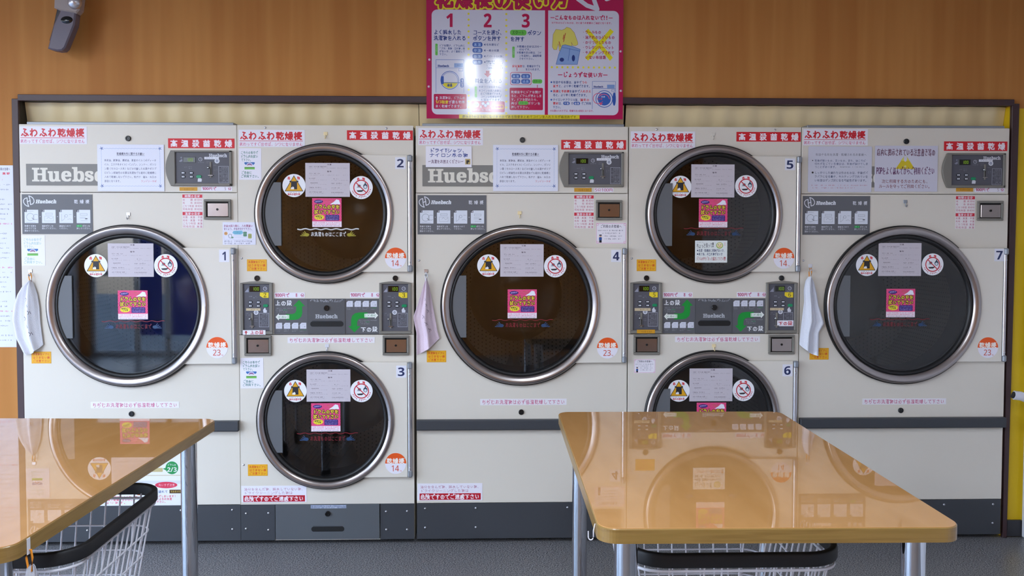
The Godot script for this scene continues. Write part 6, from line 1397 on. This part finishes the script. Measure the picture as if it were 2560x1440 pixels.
var kanji := {
"乾":"1272 4144 24646929 2924 2666 1b7b 494f a185 a3e3 96d68c8d9eeeeb","燥":"1417 6447 3138381e 386d 91d1d4949191 75a5a87875 b5e5e8b8b5 7aea aaaf aa7e aaee","機":"1464 313f 351b 3769 81648467 a18787a7 b1c4 e1c4c7e7 59e9 9a6e 7b9d a1abceee","高":"7173 13e3 55a5a75755 2e29d9de 5babad5d5b",
"温":"2142 1546 1e4a 62d2d76762 64d4 69d9 696e d9de 999e b9be 4eee","殺":"2165 6125 1868 484f 4a1d 4a6d 9195 91c1c5e5 88d8 d87e 8aee","菌":"13e3 5155 b1b5 26d6de2e26 49b9 787d 7a4c 7abc","円":"222e 22d2de 28d8 7278","分":"6118 a1e8 38b8 b8be9d 684e",
"時":"12525d1d12 1757 73e3 a1a6 66e6 69e9 c7ceae 8bac","間":"111f 11616616 1363 91e1e1ef 9196e6 93e3 58a8ad5d58 5aaa","目":"32c2ce3e32 36c6 3aca","安":"7173 2623d3d6 18e8 663bbe a82e","衣":"7173 14e4 741b 595e8c 79ee c69a",
"類":"1464 4149 2234 6254 1a6a 491e 4b6e 81e1 b184 84d4db8b84 86d6 89d9 9c7f ccef","約":"4123 2354 5417 1757 474e 2a1d 6a6c 9178 83d3 d3bdae 889b","毛":"b133 26d5 1ad9 536d8eddeb","布":"13e3 612a 484d 48d8 d8dcbc 858f","団":"22d2de2e22 46b6 949c7b 698a",
"羽":"1161 616d4d 1436 194a 81e1 e1edcd 84a6 89ba","終":"4123 2354 5417 1757 474e 2a1d 6a6c 9178 83d3 d36a 86ed a9ba 9cbe","出":"717e 2227d7d2 292edee9","洗":"2142 1546 1e4a 8165 74d4 a1a8 58e8 885e b8bdeeeb","濯":"2142 1546 1e4a 61919560 b1e1e5 6384 b3d3 8658 767e 76e6 79d9 7cdc 7eee b6be",
"物":"2114 1464 414f 1b69 8168 84e4e4cdac a56b c56e","低":"4118 363f d263 636d9b 68e8 a3bdedeb 5fbf","必":"6173 c22e 555c7ebeba 2619 c6ea","下":"13e3 737e 86ba","様":"1464 313f 351b 3769 8193 c1a3 74e4 76d6 68e8 a4ae8d 7a5d ca9c eeaa","注":"2142 1546 1e4a 91b2 64e4 78d8 a4ae 5eee",
"意":"7172 22d2 5254 a254 14e4 46b6bb4b46 48b8 2d1f 4d4fbfbd cdee","油":"2142 1546 1e4a 65d5de6e65 69d9 a1ae","含":"7117 71e7 57a7 48b8 b888 4ababe4e4a","脱":"1252525e 121d0f 1656 1a5a 8193 d1b3 75d5d97975 895e b9bdedea","水":"717e5d 1565 651d d579 74ee",
"遠":"2133 1636363b1e 3b6eee 63e3 a1a5 55e5 67d7d96967 a95d aaec","慮":"8184 82d2 24e4e6 241d1e 5696 48c8cb4b48 4aca 888b 3d2f 5d5fbfbd cdee","上":"717d 77c7 1ded","段":"6121 212d 2565 2969 1e6b 9195 91c1c5e5 88d8 d87e 8aee","投":"1464 313f1e 1a68 9195 91c1c5e5 88d8 d87e 8aee","入":"5181 841e 84ee","口":"33d3dd3d33",
"危":"6126 52b2 b295 26e6 262e 59c9 c9cc 595d6eeeeb","険":"111f 1151 5135 355858 a166 a1e6 86c6 78d8db7b78 a6ac5f aaef","中":"33d3d93933 717f","拭":"1464 313f1e 1a68 64e4 a1aaddec c1e2 68a8 888d 5eac","使":"4118 363f 63e3 66d6da6a66 a1a95f 7bef","用":"222a1e 22d2debd 26d6 2ada 727e","後":"4115 4518 373f 9174 74a4 a477 77d7 8968 8ad85f 9bef",
"自":"7153 33c3ce3e33 36c6 3aca","由":"25d5de2e25 29d9 717e","利":"7122 1565 424f 461b 4769 a2aa d1debd","巾":"242b 24d4 d4dbbb 717f","内":"242f 24d4 d4decd 71764b 77ab","客":"7173 2523d3d5 6437 54b4 b42b 56dc 4babae4e4b","店":"7173 23e3 231e 959a 97d7 5acace5e5a",
"掲":"1464 313f1e 1a68 72d2d67672 74d4 8759 78e8e8decd 9a6d 7ded","示":"42c2 16e6 767e5d 481c b8ed","書":"32c2c8 15e5 38c8 7179 19e9 3bcbcf3f3b 3dcd","等":"3114 2353 a184 93e3 26d6 7479 19e9 1cec babf9f 4d6e","読":"3142 1464 2656 2858 2a5a5e2e2a 73e3 a1a6 86d6 7b78e8ea 9a6f babeeeec",
"次":"1244 1d49 8167 74e4c7 a6a95e aaef","方":"7173 14e4 645a2e 68c8c8bd9d","守":"7173 2623d3d6 18e8 a6ae8d 5a6c","選":"2133 1636363b1e 3b6fef 6191946466a6 b1e1e4b4b6e6 68e8 868b b6bb 5beb","押":"1464 313f1e 1a68 73e3e97973 76e6 b3bf","料":"1666 414f 2244 6254 461b 476a 92a3 85a6 7beb d1df",
"金":"7117 71e7 46b6 2aca 767e 4b5d bb9d 1eee","開":"111f 11616616 1363 91e1e1ef 9196e6 93e3 48b8 4bbb 686b5e a8af","途":"2133 1636363b1e 3b6eee a155 a1e5 76c6 69d9 a6ac 8a7c cadb","変":"7173 14e4 6467 9497 3526 c5d7 7848 69b9 b93f 5ade","閉":"111f 11616616 1363 91e1e1ef 9196e6 93e3 49b9 878f6e 8a4d","再":"22d2 252e 25d5dedecd 1aea 28d8 727a",
"停":"4118 363f a1a2 52e2 74d4d67674 58e8 7bcb abaf8e","止":"717d 77c7 373d 1ded","設":"3142 1464 2656 2858 2a5a5e2e2a 9195 91c1c5e5 88d8 d87e 8aee","定":"7173 2623d3d6 38c8 787d 7aca 4a4c7eee","度":"7173 23e3 231e 45e5 6569 b5b9 69b9 5acaca4f 6ccf","最":"31c1c53531 33c3 16e6 262e 666f 2969 2b6b 1e6d 88d8d87e 8aee",
"効":"4143 1464 2516 5567 5718 276d 75e5e5decd a16f","率":"7172 13e3 7355 5595 9558 58a8 2436 d4b6 2937 d9b7 1beb 7a7f","良":"7172 33c3c93933 36c6 393e7c 69ee","能":"3115 1565 171f 17676f5e 1a6a 1c6c 9196 94d3 96e6e4 989e 9bdb 9eeeeb","性":"313f 1416 5356 8165 74d4 a1ae 79d9 5eee","可":"12e2 c2ce9d 3585893935","異":"41b1b64641 43b3 8186 28d8 565b a6ab 1beb 5c2f acdf",
"食":"7117 71e7 46b6baa446 48b8 4a4e7c 6aee","動":"5122 1363 2565692925 2767 434e 1b6b 1e6d 84e4e4decd b16f","色":"6117 62b2b275 363d4eeeeb 36c6ca3a 767a","早":"32c2c73732 35c5 1aea 777f","側":"4118 363f 62a2aa6a62 65a5 67a7 6b5e 9bae c2ca e1eece","手":"c133 25d5 19e9 828e6d","前":"3153 b193 14e4 262f 26666f5e 2969 2b6b a6ac d6dece",
"的":"3122 23636d2d23 2868 9178 84e4e4ddbd 989a","忘":"7172 13e3 4347c7 2d1f 4d4fbfbd cdee 8b9d","待":"4115 4518 373f 83d3 b1b6 66e6 69e9 d7deae 8bac","了":"33c3 c377 777e5d","送":"2133 1636363b1e 3b6eee 8193 c1a3 65d5 58e8 a4a85d a8ed","程":"6122 1464 414f 451b 4769 92d2d69692 88e8 b8be 8bdb 7eee","系":"b133 6345 4595 a536 36c6 868e6d 481c b8dd","控":"1464 313f1e 1a68 a1a2 7573e3e5 9579 c5ca 89d9 b9be 7eee",
"切":"1764 313b6a 82e2e2cebd a28e","生":"5125 34c4 717e 39c9 1eee","付":"4118 363f 65e5 c1ce9d 898b","気":"5118 43d3 45b5 18b8 b8beeeec 3b9f 8b3f","日":"32c2ce3e32 38c8",
"発":"2353531a 3547 a1c4 d3b5 84ea 48b8 3bdb 6b2f 9b9eeeec","恐":"1262 4248 1969 8282d2d7 8288 a5b6 2b2e 4b4fbfbc dbed 8b9c","有":"13e3 612a 464f 46d6dece 49d9 4cdc","警":"1262 4144 25656828 9171 84e4 c47a 85e9 3cdc 1aea 4dbdbf4f4d","告":"5126 34c4 7178 18e8 4ababe4e4a","静":"1262 4147 1464 1767 292f 29696f 2b6b 2d6d 9175 92d2b5 75d5dc7c 69e9 b5bfaf","電":"31c1 13e3 1316 e3e6 7177 3555 95b5 3767 97b7 39c9ce3e39 3cce 797feeec",
"確":"1262 3219 29696e2e29 72e2 7274 e2e4 a16a 878f 88e8 8beb 8eee b5be","認":"3142 1464 2656 2858 2a5a5e2e2a 73e3d9c8 a378 84a5 7b7d 9b9eeeec","違":"2133 1636363b1e 3b6eee 73d3 91a5 c1c5 65e5 77d7d97977 6beb 8b8d a9ae","外":"4118 4272724e2f 3768 b1bf b6ea","関":"111f 11616616 1363 91e1e1ef 9196e6 93e3 5657 b6a7 48b8 4aca 787a4f 8abf","願":"1272 2228 281f 34646934 3666 496f 3a2d 6a7d 82e2 b284 84d4dc8c84 87d7 89d9 9c7f ccef","械":"1464 313f 351b 3769 64e4 b1cdee d2e3 797d a7ad 69b9",
"美":"4153 b1a3 23d3 35c5 17e7 7378 2ada 785e1f 7aef","容":"7173 2523d3d5 5537 95b7 762b 76ec 4ababf4f4a","着":"4153 b1a3 13e3 25d5 17e7 731f 39c9cf3f39 3bcb 3dcd","繊":"4123 2354 5417 1757 474e 2a1d 6a6c 73e3 b1bdee 75d5 7687 7dcc","維":"4123 2354 5417 1757 474e 2a1d 6a6c a184 838f 84e4 87e7 8aea 8eee b4be","絶":"4123 2354 5417 1757 474e 2a1d 6a6c a184 92c2b4 74d4da7a74 77d7 7a7eeeec","対":"4143 1474 641e 356d 84e4 c1ceae 889a",
"縮":"4123 2354 5417 1757 474e 2a1d 6a6c a1a3 7573e3e5 8776 868f 86e6 98d8df9f98 9bdb","災":"312435 716475 b1a4b5 777a1f 7aef 283a c8ba","原":"12e2 221f 8385 55c5ca5a55 57c7 8a8f6e 5c4e abcd","因":"22d2de2e22 46b6 737a4c 78ac","地":"1565 414c 1d6c 737d8eeeec 58e5e9c9 a1ab","弱":"126265 6515 1518686d4d 1a3b 1c3d 82d2d5 d585 8588d8ddbd 8aab 8cad","古":"13e3 7178 38c8ce3e38",
"場":"1565 414c 1d6b 82d2d68682 84d4 68e8 8859 8aeaddcf aa7e caae","合":"7117 71e7 57a7 4ababf4f4a","裂":"1272 4217 355538 a2a6 d1d8b7 19e9 7a1e 4c4f7e 79ef caac","織":"4123 2354 5417 1757 474e 2a1d 6a6c 73b3 b1cdee d2e3 66e6 78a8ad7d78 7aaa","以":"323b69 7496 c2c84f 9bde","綿":"4123 2354 5417 1757 474e 2a1d 6a6c a193 83d3d78783 85d5 7a7e 7aeaedcd a8af","事":"12e2 34c4c63634 717e5d 28d8dc 1aea 2cdc",
"状":"313f 1345 3a1c 65e5 a1a75f a7ef c1d3","硬":"1262 3219 29696e2e29 72e2 84d4da8a84 87d7 b2bb6f 8bef","貨":"4115 3437 8187e7 c284 38c8cd3d38 3aca 3bcb 5d2f adcf","破":"1262 3219 29696e2e29 83e3e6 836f a1a8 88d89f 8aef","落":"13e3 5155 b1b5 2637 1a2b 1f4b 8658 77c76c 78ed 8cdcdf8f8c","不":"13e3 832b 757f 97eb","十":"18e8 717f",
"挟":"1464 313f1e 1a68 74e4 a1a96f 8698 d6b8 69e9 aaef","！":"717a 7d7e","（":"c1959acf","）":"31656a3f","皆":"313867 3464 9198e8e6 d495 49b9bf4f49 4cbc","重":"b123 14e4 36c6cb3b36 38c8 717e 2cdc 1eee","要":"12e2 24d4d82824 5258 a2a8 1aea 793cbf a93f",
"適":"2133 1636363b1e 3b6eee 73e3 a1a3 8495 c4b5 666d 66e6ed 79d9 a6ab 8bcbcd8d8b","量":"41b1b54541 43b3 17e7 39c9cc3c39 3aca 797f 2ddd 1fef","風":"32281f 32d2dceeec b454 57b7bb5b57 747d 4ebd","一":"18e8","般":"4123 231e 23636d 1868 4446 4a4c 9195 91c1c5e5 88d8 d87e 8aee","取":"1272 232d 626f 2666 2969 1d7c 84e4d67f 85ef","枚":"1464 313f 351b 3769 9175 84e4 d46f 86ef",
"数":"1464 414a 2234 6254 4619 4768 1a7a 5a2f 3c6f 9175 84e4 d46f 86ef","応":"7173 23e3 231f 4a3d 687dbdbb 8697 bacd","加":"14747d5d 414a1e 94e4ed9d94","回":"22d2de2e22 55a5aa5a55","足":"32c2c63632 767d 79d9 393c1f 3bef","連":"2133 1636363b1e 3b6eee 72e2 84d4da8a84 87d7 6cec b1bd","続":"4123 2354 5417 1757 474e 2a1d 6a6c 73e3 b1b5 85d5 7a78e8ea 9a6f cacfefec",
"迷":"2133 1636363b1e 3b6eee 67e7 a2ae 7395 d3b5 a76c a7ec","惑":"13e3 2666692926 2b7a a1b8e9 d1e2 2c2f 4c4fbfbd dced","奥":"7142 222a 22d2da 46b6 737a 1beb 7a2f 8bef","薄":"13e3 5155 b1b5 1637 192a 1f3b 66e6 78d8db7b78 79d9 a5ab 5ded cccfaf","素":"22d2 34c4 16e6 7177 7749 4999 a83b 3bcb 7b7f 4c2e acce","材":"1464 313f 351b 3769 85e5 c1cfae b56c","冷":"1243 1e49 a155 a1e6 86c6 78d8cdad 898f",
"却":"1464 4148 1878 482d6c 5a7e 92e2ecbc 929f","経":"4123 2354 5417 1757 474e 2a1d 6a6c 72d268 83e9 7aea b8be 6eee","済":"2142 1546 1e4a a1a3 63e3 83e8 c358 797f d9df 7bdb","火":"717418 747a1e 77ee 2529 d5ba","追":"2133 1636363b1e 3b6eee a183 73d3d77773 77dbdb 797d dbdd 7ddd","汚":"2142 1546 1e4a 72e2 56e6 858a da ceae","返":"2133 1636363b1e 3b6eee 72e2 726b 86d6 d66d 88ed","乗":"13e3 16e6 19e9 717f 792d 79dd"}
var voiced := {"が":"か","ぎ":"き","ぐ":"く","げ":"け","ご":"こ","ざ":"さ","じ":"し","ず":"す","ぜ":"せ","ぞ":"そ","だ":"た","ぢ":"ち","で":"て","づ":"つ","ど":"と","ば":"は","び":"ひ","ぶ":"ふ","べ":"へ","ぼ":"ほ","ガ":"カ","ギ":"キ","グ":"ク","ゴ":"コ","ジ":"シ","ズ":"ス","ダ":"タ","デ":"テ","ド":"ト","バ":"ハ","ビ":"ヒ","ブ":"フ","ベ":"ヘ","ボ":"ホ","パ":"ハ","ピ":"ヒ","プ":"フ","ペ":"ヘ","ポ":"ホ"}
var small := {"っ":"つ","ゃ":"や","ゅ":"ゆ","ょ":"よ","ッ":"ツ","ャ":"ヤ","ュ":"ユ","ョ":"ヨ","ィ":"イ","ァ":"ア","ェ":"エ"}
var pen := {}
func strokes_of(ch: String) -> Array:
	if pen.has(ch):
		return pen[ch]
	var res := []
	if small.has(ch):
		for s in strokes_of(small[ch]):
			var t := PackedVector2Array()
			for p in s: t.append(Vector2(0.12 + p.x * 0.7, 0.28 + p.y * 0.7))
			res.append(t)
	elif voiced.has(ch):
		for s in strokes_of(voiced[ch]):
			var t := PackedVector2Array()
			for p in s: t.append(Vector2(p.x * 0.93, 0.04 + p.y * 0.96))
			res.append(t)
		if ch in "パピプペポ":
			var t := PackedVector2Array()
			for k in 9: t.append(Vector2(0.88, 0.11) + Vector2.from_angle(k * TAU / 8) * 0.075)
			res.append(t)
		else:
			res.append(PackedVector2Array([Vector2(0.75, 0.02), Vector2(0.81, 0.15)]))
			res.append(PackedVector2Array([Vector2(0.89, 0.0), Vector2(0.95, 0.13)]))
	else:
		var src = kana.get(ch, kata.get(ch, kanji.get(ch, "")))
		for s in src.split(" ", false):
			var pts := PackedVector2Array()
			for k in s.length() / 2:
				pts.append(Vector2((s.substr(k * 2, 1).hex_to_int() + 0.5) / 16.0, (s.substr(k * 2 + 1, 1).hex_to_int() + 0.5) / 16.0))
			if kana.has(ch) and pts.size() > 2:      # round the brush strokes
				var sm := PackedVector2Array()
				for k in pts.size() - 1:
					var a = pts[maxi(k - 1, 0)]
					var d = pts[mini(k + 2, pts.size() - 1)]
					for q in 4: sm.append(pts[k].cubic_interpolate(pts[k + 1], a, d, q / 4.0))
				sm.append(pts[-1])
				pts = sm
			res.append(pts)
	pen[ch] = res
	return res
